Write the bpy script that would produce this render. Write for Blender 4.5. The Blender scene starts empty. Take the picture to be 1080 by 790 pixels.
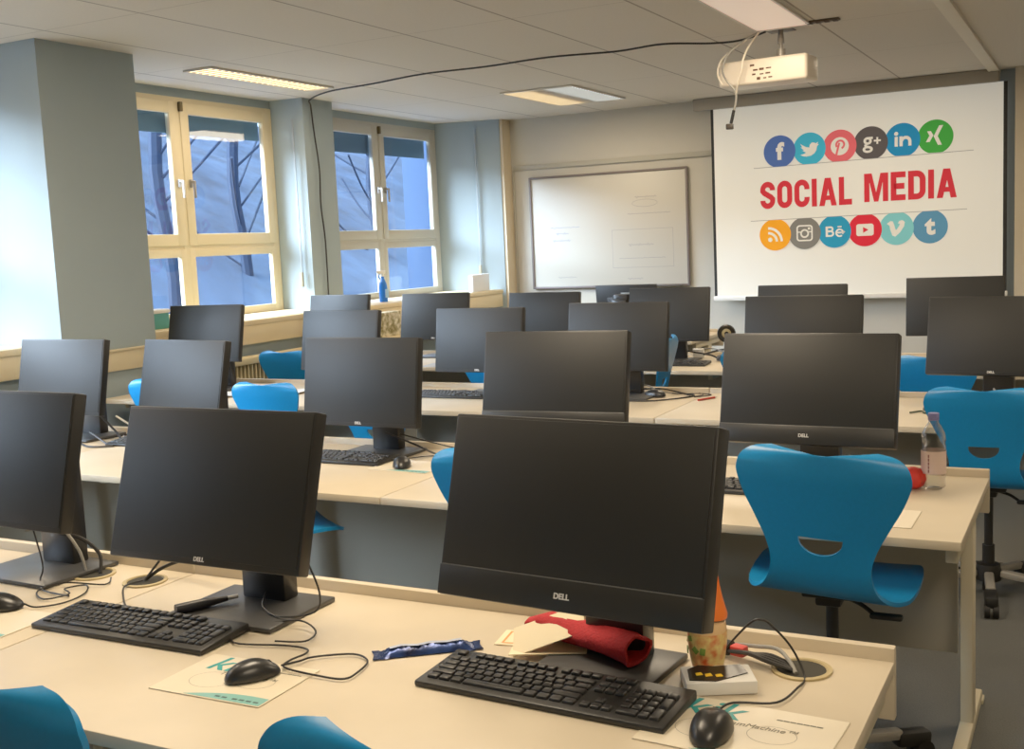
import bpy, bmesh, math, random
from mathutils import Vector, Matrix
random.seed(7)
PI = math.pi
R = math.radians
scene = bpy.context.scene
COL = scene.collection

# ------------------------------------------------------------------ materials
def lin(c):
    return tuple((v/255/12.92 if v/255 <= 0.04045 else ((v/255+0.055)/1.055)**2.4) for v in c) + (1.0,)

MATS = {}
def mat(name, rgb, rough=0.6, metal=0.0, noise=0.0, nscale=40.0, bump=0.0, emit=0.0, spec=None, rgb2=None):
    if name in MATS: return MATS[name]
    m = bpy.data.materials.new(name); m.use_nodes = True
    nt = m.node_tree; b = nt.nodes['Principled BSDF']
    b.inputs['Roughness'].default_value = rough
    b.inputs['Metallic'].default_value = metal
    if spec is not None: b.inputs['Specular IOR Level'].default_value = spec
    c = lin(rgb)
    b.inputs['Base Color'].default_value = c
    if noise > 0 or bump > 0 or rgb2:
        tc = nt.nodes.new('ShaderNodeTexCoord'); n = nt.nodes.new('ShaderNodeTexNoise')
        n.inputs['Scale'].default_value = nscale; n.inputs['Detail'].default_value = 4
        nt.links.new(tc.outputs['Object'], n.inputs['Vector'])
        if noise > 0 or rgb2:
            r = nt.nodes.new('ShaderNodeValToRGB')
            if rgb2: ca, cb = lin(rgb2), c
            else:
                ca = tuple(v*(1-noise) for v in c[:3])+(1,); cb = tuple(min(1, v*(1+noise)) for v in c[:3])+(1,)
            r.color_ramp.elements[0].position = 0.35; r.color_ramp.elements[1].position = 0.65
            r.color_ramp.elements[0].color = ca; r.color_ramp.elements[1].color = cb
            nt.links.new(n.outputs['Fac'], r.inputs['Fac']); nt.links.new(r.outputs['Color'], b.inputs['Base Color'])
        if bump > 0:
            bp = nt.nodes.new('ShaderNodeBump'); bp.inputs['Strength'].default_value = bump; bp.inputs['Distance'].default_value = 0.01
            nt.links.new(n.outputs['Fac'], bp.inputs['Height']); nt.links.new(bp.outputs['Normal'], b.inputs['Normal'])
    if emit > 0:
        b.inputs['Emission Color'].default_value = c; b.inputs['Emission Strength'].default_value = emit
    MATS[name] = m
    return m

M_DESK = mat('desk_laminate', (205, 191, 166), 0.42, noise=0.03, nscale=6)
M_EDGE = mat('desk_edge', (196, 182, 156), 0.5)
M_METAL = mat('beige_metal', (205, 194, 166), 0.45)
M_BLUE = mat('blue_shell', (16, 130, 194), 0.36, noise=0.03, nscale=120)
M_BLK = mat('black_plastic', (24, 24, 24), 0.42)
M_BLK2 = mat('black_satin', (30, 30, 31), 0.32)
M_SCREEN = mat('matte_screen', (15, 16, 15), 0.52, spec=.5)
M_DARK = mat('dark_rubber', (14, 14, 14), 0.6)
M_KEY = mat('key_plastic', (26, 26, 27), 0.42)
M_SILV = mat('silver_mark', (205, 205, 205), 0.4)
M_PANEL = mat('panel_grey', (168, 162, 146), 0.6)
M_GREY = mat('grey_metal', (150, 146, 138), 0.4, metal=0.3)
M_BASE = mat('dark_base', (60, 60, 60), 0.36)
M_WHITE = mat('white_plastic', (232, 230, 224), 0.5)
M_PAPER = mat('paper', (240, 236, 228), 0.8)
M_CARD = mat('cream_paper', (240, 224, 188), 0.8)
M_WALLF = mat('wall_paint', (188, 184, 172), 0.85, noise=0.02, nscale=3)
M_WALLL = mat('wall_left_paint', (152, 166, 170), 0.85, noise=0.02, nscale=3)
M_FRAME = mat('window_frame', (214, 198, 160), 0.5)
M_SILL = mat('sill_cream', (222, 202, 160), 0.5)
M_CORD = mat('cable_black', (30, 28, 26), 0.5)
M_CORDG = mat('cable_grey', (140, 138, 132), 0.5)
M_BRASS = mat('grommet_tan', (178, 160, 116), 0.5)

# ------------------------------------------------------------------ mesh builder
class MB:
    def __init__(s): s.bm = bmesh.new()
    def _merge(s, src, mtx=None):
        if mtx is not None: bmesh.ops.transform(src, matrix=mtx, verts=src.verts)
        vm = [s.bm.verts.new(v.co) for v in src.verts]
        src.verts.index_update()
        for f in src.faces:
            try: s.bm.faces.new([vm[v.index] for v in f.verts])
            except ValueError: pass
        src.free(); return s
    def box(s, c, d, bev=0.0, seg=2, mtx=None, taper=None):
        b = bmesh.new(); bmesh.ops.create_cube(b, size=1)
        for v in b.verts:
            v.co = Vector((v.co.x*d[0], v.co.y*d[1], v.co.z*d[2]))
        if taper:
            for v in b.verts:
                if v.co.z > 0: v.co.x *= taper[0]; v.co.y *= taper[1]
        if bev > 0: bmesh.ops.bevel(b, geom=list(b.edges), offset=bev, segments=seg, profile=0.5, affect='EDGES')
        m = Matrix.Translation(Vector(c))
        return s._merge(b, mtx @ m if mtx is not None else m)
    def cyl(s, a, b_, r, r2=None, n=20, cap=True):
        a = Vector(a); b_ = Vector(b_); r2 = r if r2 is None else r2
        d = b_-a; L = d.length
        b = bmesh.new(); bmesh.ops.create_cone(b, cap_ends=cap, segments=n, radius1=r, radius2=r2, depth=L)
        q = Vector((0, 0, 1)).rotation_difference(d.normalized()).to_matrix().to_4x4()
        return s._merge(b, Matrix.Translation((a+b_)/2) @ q)
    def lathe(s, prof, n=28, mtx=None):
        b = bmesh.new(); rings = []
        for r, z in prof:
            if r < 1e-6: rings.append([b.verts.new((0, 0, z))])
            else: rings.append([b.verts.new((r*math.cos(2*PI*i/n), r*math.sin(2*PI*i/n), z)) for i in range(n)])
        for k in range(len(rings)-1):
            A, B = rings[k], rings[k+1]
            for i in range(n):
                j = (i+1) % n
                f = [A[i % len(A)], A[j % len(A)], B[j % len(B)], B[i % len(B)]]
                g = []
                for v in f:
                    if v not in g: g.append(v)
                if len(g) > 2: b.faces.new(g)
        return s._merge(b, mtx)
    def tube(s, pts, r, n=8, sub=6, closed=False):
        P = [Vector(p) for p in pts]
        if sub > 1 and len(P) > 2:
            Q = []
            for i in range(len(P)-1):
                p0 = P[max(i-1, 0)]; p1 = P[i]; p2 = P[i+1]; p3 = P[min(i+2, len(P)-1)]
                for k in range(sub):
                    t = k/sub
                    Q.append(0.5*((2*p1)+(p2-p0)*t+(2*p0-5*p1+4*p2-p3)*t*t+(3*p1-p0-3*p2+p3)*t**3))
            Q.append(P[-1]); P = Q
        up = Vector((0, 0, 1)); rings = []
        prev = None
        for i, p in enumerate(P):
            t = (P[min(i+1, len(P)-1)]-P[max(i-1, 0)])
            if t.length < 1e-9: t = Vector((1, 0, 0))
            t.normalize()
            if prev is None:
                a = t.cross(up)
                if a.length < 1e-3: a = t.cross(Vector((1, 0, 0)))
            else:
                a = prev - t*prev.dot(t)
                if a.length < 1e-6: a = t.cross(up)
            a.normalize(); prev = a; b = t.cross(a)
            rings.append([s.bm.verts.new(p+(a*math.cos(2*PI*k/n)+b*math.sin(2*PI*k/n))*r) for k in range(n)])
        for i in range(len(rings)-1):
            for k in range(n):
                s.bm.faces.new([rings[i][k], rings[i][(k+1) % n], rings[i+1][(k+1) % n], rings[i+1][k]])
        s.bm.faces.new(rings[0]); s.bm.faces.new(list(reversed(rings[-1])))
        return s
    def prism(s, poly, h, mtx=None):
        """poly: list of (x, y) in the local XY plane, extruded along +z by h"""
        b = bmesh.new()
        lo = [b.verts.new((p[0], p[1], 0)) for p in poly]
        f = b.faces.new(lo)
        if h > 0:
            hi = [b.verts.new((p[0], p[1], h)) for p in poly]
            b.faces.new(list(reversed(hi)))
            n = len(poly)
            for i in range(n): b.faces.new([lo[i], hi[i], hi[(i+1) % n], lo[(i+1) % n]])
        bmesh.ops.recalc_face_normals(b, faces=b.faces)
        return s._merge(b, mtx)
    def quad(s, a, b, c, d):
        s.bm.faces.new([s.bm.verts.new(p) for p in (a, b, c, d)]); return s
    def stroke(s, pts, w, h, mtx=None, closed=False):
        """flat ribbon of width w following pts (x, y) with mitred joins, thickness h"""
        n = len(pts); L = []; Rr = []
        for i in range(n):
            p = Vector(pts[i])
            a = Vector(pts[i-1]) if (i > 0 or closed) else None
            c = Vector(pts[(i+1) % n]) if (i < n-1 or closed) else None
            d1 = (p-a).normalized() if a is not None else (c-p).normalized()
            d2 = (c-p).normalized() if c is not None else d1
            n1 = Vector((-d1.y, d1.x)); n2 = Vector((-d2.y, d2.x)); m = (n1+n2)
            m = m.normalized() if m.length > 1e-6 else n1
            k = w/2/max(0.4, m.dot(n1))
            L.append(p+m*k); Rr.append(p-m*k)
        b = bmesh.new()
        vl = [b.verts.new((p.x, p.y, h)) for p in L]; vr = [b.verts.new((p.x, p.y, h)) for p in Rr]
        for i in range(n if closed else n-1):
            j = (i+1) % n
            b.faces.new([vr[i], vr[j], vl[j], vl[i]])
        return s._merge(b, mtx)
    def build(s, name, m, parent=None, smooth=True, mtx=None, ang=38):
        me = bpy.data.meshes.new(name)
        if mtx is not None: bmesh.ops.transform(s.bm, matrix=mtx, verts=s.bm.verts)
        s.bm.normal_update()
        s.bm.to_mesh(me); s.bm.free()
        if smooth:
            me.polygons.foreach_set('use_smooth', [True]*len(me.polygons))
            me.set_sharp_from_angle(angle=R(ang))
        if m is not None: me.materials.append(m)
        return link(name, me, parent)

def link(name, me, parent=None):
    o = bpy.data.objects.new(name, me); COL.objects.link(o)
    if parent is not None: o.parent = parent
    return o
def tag(o, label, cat, group=None, kind=None):
    if label: o['label'] = label
    if cat: o['category'] = cat
    if group: o['group'] = group
    if kind: o['kind'] = kind
    return o
def thing(name, label, cat, loc=(0, 0, 0), rz=0.0, group=None):
    o = bpy.data.objects.new(name, None); COL.objects.link(o)
    o.empty_display_size = 0.05
    o.location = loc; o.rotation_euler = (0, 0, rz)
    return tag(o, label, cat, group)
def struct(o): o['kind'] = 'structure'; return o
def dup(root, loc, rz, label, group=None):
    r = root.copy(); COL.objects.link(r); r.location = loc; r.rotation_euler = (0, 0, rz)
    r['label'] = label
    if group: r['group'] = group
    for ch in list(root.children):
        c = ch.copy(); COL.objects.link(c); c.parent = r
        for g in list(ch.children):
            d = g.copy(); COL.objects.link(d); d.parent = c
    return r
def text_mesh(s, size, extrude=0.0004, offset=0.0, sx=1.0, shear=0.0, align='CENTER', space=1.0):
    cu = bpy.data.curves.new('txt', 'FONT'); cu.body = s; cu.size = size; cu.extrude = extrude; cu.offset = offset
    cu.align_x = align; cu.align_y = 'CENTER'; cu.shear = shear; cu.space_character = space
    ob = bpy.data.objects.new('txt', cu); COL.objects.link(ob)
    dg = bpy.context.evaluated_depsgraph_get(); dg.update()
    me = bpy.data.meshes.new_from_object(ob.evaluated_get(dg))
    bpy.data.objects.remove(ob); bpy.data.curves.remove(cu)
    for v in me.vertices: v.co.x *= sx
    return me
def text_part(name, s, size, m, parent, mtx, **k):
    me = text_mesh(s, size, **k); me.transform(mtx); me.materials.clear(); me.materials.append(m)
    return link(name, me, parent)

T = 0.72                      # desk top height
ROW = [1.297, 2.975, 4.68, 6.38]   # front edge of each desk row
CEIL = 2.766
# ------------------------------------------------------------------ camera
def make_camera():
    yaw, pitch, roll = R(-27.7917), R(-6.6716), R(-2.5978)
    f = Vector((math.sin(yaw)*math.cos(pitch), math.cos(yaw)*math.cos(pitch), math.sin(pitch)))
    r = Vector((math.cos(yaw), -math.sin(yaw), 0)); u = r.cross(f)
    r2 = r*math.cos(roll)+u*math.sin(roll); u2 = -r*math.sin(roll)+u*math.cos(roll)
    cam = bpy.data.cameras.new('camera'); o = bpy.data.objects.new('camera', cam); COL.objects.link(o)
    m = Matrix(((r2.x, u2.x, -f.x, 0), (r2.y, u2.y, -f.y, 0), (r2.z, u2.z, -f.z, 1.524), (0, 0, 0, 1)))
    o.matrix_world = m
    cam.sensor_fit = 'HORIZONTAL'; cam.sensor_width = 36; cam.lens = 1187.5/1080*36
    cam.clip_start = 0.05; cam.clip_end = 200
    scene.camera = o
make_camera()

# ------------------------------------------------------------------ room shell
XL, XR, YF, YB = -6.1, 2.6, 10.42, -2.2
def m_carpet():
    m = mat('carpet', (92, 93, 90), 0.95, noise=0.12, nscale=220, bump=0.5)
    return m
struct(MB().quad((XL-.3, YB, 0), (XR, YB, 0), (XR, YF, 0), (XL-.3, YF, 0)).build('floor', m_carpet()))

def m_ceiling():
    m = bpy.data.materials.new('ceiling_tiles'); m.use_nodes = True; nt = m.node_tree; b = nt.nodes['Principled BSDF']
    b.inputs['Roughness'].default_value = 0.9
    tc = nt.nodes.new('ShaderNodeTexCoord'); sp = nt.nodes.new('ShaderNodeSeparateXYZ'); nt.links.new(tc.outputs['Object'], sp.inputs[0])
    def mth(op, a, b_):
        n = nt.nodes.new('ShaderNodeMath'); n.operation = op
        for i, v in enumerate((a, b_)):
            if v is None: continue
            if isinstance(v, (int, float)): n.inputs[i].default_value = v
            else: nt.links.new(v, n.inputs[i])
        return n.outputs[0]
    def line(out, off, pitch, w):
        t = mth('ADD', out, -off+pitch*50); t = mth('DIVIDE', t, pitch); t = mth('FRACT', t, None)
        t = mth('SUBTRACT', t, 0.5); t = mth('ABSOLUTE', t, None); return mth('GREATER_THAN', t, 0.5-w/pitch/2)
    lx = line(sp.outputs[0], -1.549, 0.70, 0.014); ly = line(sp.outputs[1], 5.772, 1.394, 0.008)
    ly = mth('MULTIPLY', ly, 0.55)
    l = mth('MAXIMUM', lx, ly)
    left = mth('LESS_THAN', sp.outputs[0], -0.85); l = mth('MULTIPLY', l, left)
    n = nt.nodes.new('ShaderNodeTexNoise'); n.inputs['Scale'].default_value = 60; nt.links.new(tc.outputs['Object'], n.inputs['Vector'])
    r = nt.nodes.new('ShaderNodeValToRGB'); nt.links.new(n.outputs['Fac'], r.inputs[0])
    r.color_ramp.elements[0].color = lin((212, 204, 190)); r.color_ramp.elements[1].color = lin((220, 212, 198))
    mx = nt.nodes.new('ShaderNodeMix'); mx.data_type = 'RGBA'
    nt.links.new(l, mx.inputs[0]); nt.links.new(r.outputs[0], mx.inputs[6]); mx.inputs[7].default_value = lin((160, 150, 136))
    nt.links.new(mx.outputs[2], b.inputs['Base Color'])
    return m
struct(MB().quad((XL-.3, YB, CEIL), (XL-.3, YF, CEIL), (XR, YF, CEIL), (XR, YB, CEIL)).build('ceiling', m_ceiling()))
# front wall, right part bluish, and a beige pillar strip
struct(MB().box(((XL+XR)/2, YF+.05, CEIL/2), (XR-XL+.6, .1, CEIL)).build('wall_front', M_WALLF))
struct(MB().box((XR+.05, (YB+YF)/2, CEIL/2), (.1, YF-YB, CEIL)).build('wall_right', M_WALLF))
struct(MB().box(((XL+XR)/2, YB-.05, CEIL/2), (XR-XL+.6, .1, CEIL)).build('wall_back', M_WALLF))
struct(MB().box((-0.56, YF-.06, CEIL/2), (.18, .12, CEIL)).build('trim_4', mat('beige_pillar', (196, 184, 160), .8)))
struct(MB().box((-0.70, YF-.012, CEIL/2), (.14, .024, CEIL)).build('trim_5', mat('bluegrey_panel', (140, 150, 156), .8)))
# left wall: spandrel below the windows, column, piers, lintel
wl = MB()
WX = -6.1                                 # plane of the windows
wins = [(-0.4, 1.75), (2.2, 4.35), (5.33, 7.47), (7.94, 10.05)]   # y ranges; visible ones are the last two
wl.box((-5.84, (YB+YF)/2, 0.5), (.68, YF-YB, 1.0))             # spandrel
wl.box((-6.13, (YB+YF)/2, 2.735), (.10, YF-YB, .07))            # lintel
edges = [YB] + [v for w in wins for v in w] + [YF]
for a, b in ((edges[0], edges[1]), (edges[2], edges[3]), (edges[4], edges[5]), (edges[6], edges[7]), (edges[8], edges[9])):
    wl.box((-6.13, (a+b)/2, 1.85), (.08, b-a, 1.75))
wl.box((-5.70, 4.84, CEIL/2), (.90, .72, CEIL))               # deep column near the camera side
wl.prism([(-6.15, 7.47), (-5.76, 7.50), (-5.76, 7.90), (-6.15, 7.93)], CEIL)   # pier between the two windows
wl.prism([(-6.15, 10.06), (-5.42, 10.24), (-5.40, 10.44), (-6.15, 10.44)], CEIL)  # corner pier
struct(wl.build('wall_left', M_WALLL, smooth=False))
struct(MB().box((-5.415, 10.335, CEIL/2), (.05, .17, CEIL)).build('trim_6', mat('corner_cream', (206, 190, 160), .8)))
# window sill ledge with apron, cable channel on the column
sl = MB()
for a, b in ((YB, 4.47), (5.21, 10.2)):
    sl.box((-5.78, (a+b)/2, 1.035), (.70, b-a, .04), .006)
    sl.box((-5.47, (a+b)/2, .95), (.06, b-a, .14), .006)
struct(sl.build('trim_1', M_SILL))
struct(MB().box((-5.235, 4.84, .93), (.03, .74, .125), .004).box((-5.23, 4.84, .99), (.045, .75, .012), .003).build('trim_2', mat('channel_beige', (206, 192, 158), .55)))
tr = MB()
tr.box((-.81, (YB+YF)/2, CEIL-.012), (.085, YF-YB, .024), .004)
struct(tr.build('trim_3', mat('ceiling_strip', (222, 212, 192), .6)))
struct(MB().box((-4.4, YF-.012, .04), (2.2, .024, .08)).build('baseboard_front', M_METAL))

# windows
def m_glass():
    m = bpy.data.materials.new('window_glass'); m.use_nodes = True; nt = m.node_tree; nt.nodes.remove(nt.nodes['Principled BSDF'])
    t = nt.nodes.new('ShaderNodeBsdfTransparent'); t.inputs[0].default_value = (.86, .93, 1, 1)
    g = nt.nodes.new('ShaderNodeBsdfGlossy'); g.inputs['Roughness'].default_value = 0.02
    lw = nt.nodes.new('ShaderNodeLayerWeight'); lw.inputs[0].default_value = .5
    pw = nt.nodes.new('ShaderNodeMath'); pw.operation = 'POWER'; pw.inputs[1].default_value = 4; nt.links.new(lw.outputs['Facing'], pw.inputs[0])
    f = nt.nodes.new('ShaderNodeMath'); f.operation = 'MULTIPLY_ADD'; f.inputs[1].default_value = .4; f.inputs[2].default_value = .03; nt.links.new(pw.outputs[0], f.inputs[0])
    mx = nt.nodes.new('ShaderNodeMixShader'); nt.links.new(f.outputs[0], mx.inputs[0]); nt.links.new(t.outputs[0], mx.inputs[1]); nt.links.new(g.outputs[0], mx.inputs[2])
    nt.links.new(mx.outputs[0], nt.nodes['Material Output'].inputs[0]); return m
M_GLASS = m_glass()
M_BLIND = mat('outer_shutter', (70, 96, 112), .7)
def rect_frame(mb, x, y0, y1, z0, z1, w, t, bev=.006, wb=None):
    wb = wb or w
    mb.box((x, y0+w/2, (z0+z1)/2), (t, w, z1-z0), bev); mb.box((x, y1-w/2, (z0+z1)/2), (t, w, z1-z0), bev)
    mb.box((x, (y0+y1)/2, z1-w/2), (t-.002, y1-y0-2*w+.01, w), bev); mb.box((x, (y0+y1)/2, z0+wb/2), (t-.002, y1-y0-2*w+.01, wb), bev)
def make_window(i, y0, y1, z0=1.055, z1=2.70, shut=.16, fm=None):
    fm = fm or M_FRAME
    w = bpy.data.objects.new('window_%d' % i, None); COL.objects.link(w); w.location = (WX, (y0+y1)/2, z0); struct(w)
    ym = (y0+y1)/2
    loc = Matrix.Translation((-WX, -ym, -z0))
    zt = 1.60                                  # transom
    f = MB(); rect_frame(f, WX+.008, y0, y1, z0-.03, z1, .07, .06)
    f.box((WX+.006, ym, (z0+z1)/2), (.066, .085, z1-z0-.1), .008); f.box((WX+.004, ym, zt), (.062, y1-y0-.1, .075), .006)
    f.build('frame', fm, w, mtx=loc)
    for a, b in ((y0+.045, ym-.015), (ym+.015, y1-.045)):
        s = MB(); rect_frame(s, WX+.026, a, b, zt+.012, z1-.035, .085, .044); so = s.build('sash', fm, w, mtx=loc)
        MB().box((WX+.024, (a+b)/2, (zt+z1)/2), (.006, b-a-.14, z1-zt-.17)).build('pane', M_GLASS, so, mtx=loc)
        s = MB(); rect_frame(s, WX+.022, a, b, z0, zt-.015, .06, .040); so = s.build('sash', fm, w, mtx=loc)
        MB().box((WX+.020, (a+b)/2, (zt+z0)/2), (.006, b-a-.1, zt-z0-.1)).build('pane', M_GLASS, so, mtx=loc)
        MB().box((WX-.10, (a+b)/2, z1-.08-shut/2), (.02, b-a+.05, shut), .003).build('shutter', M_BLIND, w, mtx=loc)
    for s in (-1, 1):
        h = MB(); yh = ym + s*.058; zh = 2.07
        h.box((WX+.064, yh, zh), (.014, .026, .06), .004).cyl((WX+.064, yh, zh+.012), (WX+.10, yh, zh+.012), .009)
        h.box((WX+.10, yh, zh-.045), (.016, .018, .13), .006); h.build('handle', M_SILV if s < 0 else M_GREY, w, mtx=loc)
    MB().box((WX+.06, ym+.01, z1-.07), (.03, .025, .07), .004).build('hinge', mat('bronze', (96, 82, 52), .5), w, mtx=loc)
M_FRAME2 = mat('window_frame_grey', (176, 172, 158), 0.5)
make_window(3, -0.4, 1.75, shut=.05); make_window(4, 2.2, 4.35, shut=.05)
make_window(1, 5.33, 7.47, shut=.17); make_window(2, 7.94, 10.05, shut=.2, fm=M_FRAME2)

# outside: a wooded bank beyond the windows, a pale neighbouring wall, ground
def m_hill():
    m = bpy.data.materials.new('wooded_bank'); m.use_nodes = True; nt = m.node_tree; b = nt.nodes['Principled BSDF']; b.inputs['Roughness'].default_value = 1
    tc = nt.nodes.new('ShaderNodeTexCoord'); mp = nt.nodes.new('ShaderNodeMapping'); mp.inputs['Scale'].default_value = (.6, .9, .55)
    n = nt.nodes.new('ShaderNodeTexNoise'); n.inputs['Scale'].default_value = 1.3; n.inputs['Detail'].default_value = 8; n.inputs['Roughness'].default_value = .7
    nt.links.new(tc.outputs['Object'], mp.inputs[0]); nt.links.new(mp.outputs[0], n.inputs['Vector'])
    r = nt.nodes.new('ShaderNodeValToRGB'); r.color_ramp.elements[0].position = .36; r.color_ramp.elements[1].position = .72
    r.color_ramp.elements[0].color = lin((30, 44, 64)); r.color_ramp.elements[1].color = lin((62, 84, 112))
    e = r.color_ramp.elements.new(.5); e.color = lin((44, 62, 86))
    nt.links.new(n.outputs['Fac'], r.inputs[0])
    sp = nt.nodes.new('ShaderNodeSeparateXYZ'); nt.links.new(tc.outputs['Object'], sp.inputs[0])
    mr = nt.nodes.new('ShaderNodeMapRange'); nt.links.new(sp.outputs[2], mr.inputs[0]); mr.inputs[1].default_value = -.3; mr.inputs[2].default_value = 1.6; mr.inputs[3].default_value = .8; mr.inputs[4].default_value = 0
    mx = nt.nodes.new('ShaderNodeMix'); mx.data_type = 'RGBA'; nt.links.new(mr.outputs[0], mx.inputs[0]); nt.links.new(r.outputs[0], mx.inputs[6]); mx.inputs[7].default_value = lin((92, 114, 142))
    nt.links.new(mx.outputs[2], b.inputs['Base Color']); return m
hb = MB(); rows = []
for i in range(41):
    y = -14+i*1.6; rr = []
    for j in range(9):
        t = j/8; x = -9.5-14*t; z = -1.5+7.5*t**.8+math.sin(i*1.3+j)*.25*t+(.5*math.sin(i*.45)*t)
        rr.append(hb.bm.verts.new((x, y, z)))
    rows.append(rr)
for i in range(40):
    for j in range(8): hb.bm.faces.new([rows[i][j], rows[i+1][j], rows[i+1][j+1], rows[i][j+1]])
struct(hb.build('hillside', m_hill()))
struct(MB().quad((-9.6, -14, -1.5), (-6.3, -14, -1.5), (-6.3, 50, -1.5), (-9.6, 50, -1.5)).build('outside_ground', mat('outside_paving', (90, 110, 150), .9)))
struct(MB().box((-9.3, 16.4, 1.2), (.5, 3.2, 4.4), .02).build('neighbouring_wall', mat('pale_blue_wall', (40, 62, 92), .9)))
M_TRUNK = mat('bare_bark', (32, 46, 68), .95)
for k, (y, x) in enumerate(((12.4, -12.2), (15.2, -13.2), (20.5, -14.0))):
    tb = MB(); zb = -0.4
    tb.tube([(x, y, zb), (x+.05, y+.1, zb+1.6), (x-.1, y+.05, zb+3.2), (x, y+.2, zb+5)], .10, 8, 4)
    for q in range(9):
        a = random.uniform(0, 6.28); h = zb+1.7+q*.35; L = random.uniform(.8, 1.7)
        tb.tube([(x, y+.08, h), (x+L*.5*math.cos(a), y+L*.5*math.sin(a), h+.5), (x+L*math.cos(a), y+L*math.sin(a), h+1.1)], .022, 6, 3)
    struct(tb.build('bare_tree', M_TRUNK))

# ------------------------------------------------------------------ ceiling lights
M_TUBE = mat('lamp_warm', (255, 226, 176), .5, emit=2.2)
M_TUBEC = mat('lamp_cool', (214, 226, 236), .5, emit=1.6)
M_LPAN = mat('lamp_panel', (240, 214, 192), .5, emit=.40)
M_LOUV = mat('louvre', (206, 200, 188), .35, metal=.4)
def fixture(cx, cy, sx, sy, label, tubes, lamp=1.0, group='ceiling lights', louv=True):
    t = thing('ceiling_light', label, 'ceiling light', (cx, cy, CEIL-.001), 0, group)
    f = MB()
    for s in (-1, 1):
        f.box((s*(sx/2-.008), 0, -.008), (.016, sy, .014), .002); f.box((0, s*(sy/2-.008), -.008), (sx-.03, .016, .014), .002)
    f.build('frame', M_LOUV, t)
    for x0, x1, m in tubes:
        MB().box(((x0+x1)/2, 0, -.006), (x1-x0, sy-.04, .006), .001).build('diffuser', m, t)
    if louv:
        l = MB()
        for i in range(1, 22): l.box((0, -sy/2+sy*i/22, -.012), (sx-.05, .008, .008))
        l.build('louvre', M_LOUV, t)
    return t
def area(x, y, z, sx, sy, p, col=(1, .81, .57)):
    L = bpy.data.lights.new('lamp', 'AREA'); L.shape = 'RECTANGLE'; L.size = sx; L.size_y = sy; L.energy = p; L.color = col
    o = bpy.data.objects.new('lamp', L); COL.objects.link(o); o.location = (x, y, z); return o
fixture(-5.33, 6.51, .25, 1.34, 'long narrow ceiling light glowing warm in front of the near window', [(-.11, -.01, M_TUBE), (.01, .11, M_TUBE)])
fixture(-4.12, 9.03, .66, 1.16, 'square ceiling light with one warm and one cool strip near the whiteboard', [(-.31, -.08, M_TUBE), (.06, .31, M_TUBEC)])
fixture(-1.755, 6.40, .35, 1.42, 'pale pinkish ceiling light panel above the projector', [(-.165, .165, M_LPAN)], louv=False)
LAMPS = [(-5.33, 6.51, .2, 1.3, 14), (-4.12, 9.03, .6, 1.1, 24), (-1.755, 6.0, .35, 1.4, 28), (-4.12, 3.0, .6, 1.2, 30), (-1.75, 2.3, .6, 1.2, 49), (.55, .3, .6, 1.2, 34), (.4, 4.2, .6, 1.2, 20), (.6, 8.2, .6, 1.2, 18), (-1.75, 8.7, .6, 1.1, 22), (-4.9, 1.5, .6, 1.2, 22)]  # next to last: added lamp without a fixture, warms the front wall
for x, y, sx, sy, p in LAMPS: area(x, y, CEIL-.03, sx, sy, p*1.22)

# air slot beside the projector mount
vt = MB(); vt.box((-1.505, 7.05, CEIL-.006), (.20, .06, .012), .003)
for i in range(4): vt.box((-1.505+(-.075+.05*i), 7.05, CEIL-.014), (.03, .04, .006), .001)
tag(vt.build('ceiling_vent', mat('vent_brown', (74, 58, 40), .6)), 'small dark slot vent in the ceiling beside the projector mount', 'vent')

# ------------------------------------------------------------------ desks
def make_desk(w, label, x, y, group, legs=(0, 0), grom=(), pz=.18, py=.12):
    # legs: inset of the left and right leg from the desk end
    """x = right end, y = front edge, w = width"""
    t = thing('computer_desk', label, 'desk', (x-w/2, y, 0), 0, group)
    g = .002
    MB().box((0, .4, T-.0125), (w-g, .80, .025), .0025).build('tabletop', M_DESK, t)
    MB().box((0, .811, T-.045), (w-g, .022, .14), .003).build('back_board', M_DESK, t)
    MB().box((0, .80-py, (T-.06+pz)/2), (w-.16, .018, T-.06-pz), .002).build('modesty_panel', M_PANEL, t)
    for s, on in zip((-1, 1), legs):
        lx = s*(w/2-.035-on)
        l = MB(); l.box((lx, .52, .355), (.035, .08, .66), .004).box((lx, .40, .02), (.04, .72, .04), .006)
        l.box((lx, .05, .008), (.05, .05, .016), .003).box((lx, .75, .008), (.05, .05, .016), .003)
        l.build('leg', M_METAL, t)
        MB().box((lx+s*.005, .42 if s > 0 and on == 0 and x > -1 else .46, T-.05), (.03, .72 if s > 0 and on == 0 and x > -1 else .60, .048), .003).build('side_rail', M_METAL, t)
    for gx in grom:
        k = MB(); lx = gx-(x-w/2)
        k.lathe([(.055, T), (.055, T+.004), (.047, T+.005), (.044, T+.001), (.044, T-.001)], 32, Matrix.Translation((lx, .70, 0)))
        ko = k.build('cable_grommet', M_BRASS, t)
        MB().cyl((lx, .70, T+.0005), (lx, .70, T+.002), .044, n=32).build('cable_hole', mat('grommet_hole', (40, 37, 26), .8), ko)
    return t
DG = 'cream desks in rows'
make_desk(1.72, 'cream desk at the front right of the photo holding the red cloth and food packets', -.33, ROW[0], DG, grom=(-.479,))
make_desk(1.76, 'cream desk at the front left with two mouse pads and looped mouse cable', -2.052, ROW[0], DG, grom=(-2.30, -1.99-.13))
make_desk(1.77, 'cream desk in the second row with the plastic water bottle on its right end', -.305, ROW[1], DG, legs=(.17, 0), grom=(-.95,))
make_desk(1.77, 'cream desk in the second row, middle unit behind the left front monitor', -2.077, ROW[1], DG, legs=(.30, .84))
make_desk(1.30, 'cream desk in the second row, leftmost unit by the window wall', -3.849, ROW[1], DG, legs=(0, .30))
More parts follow.
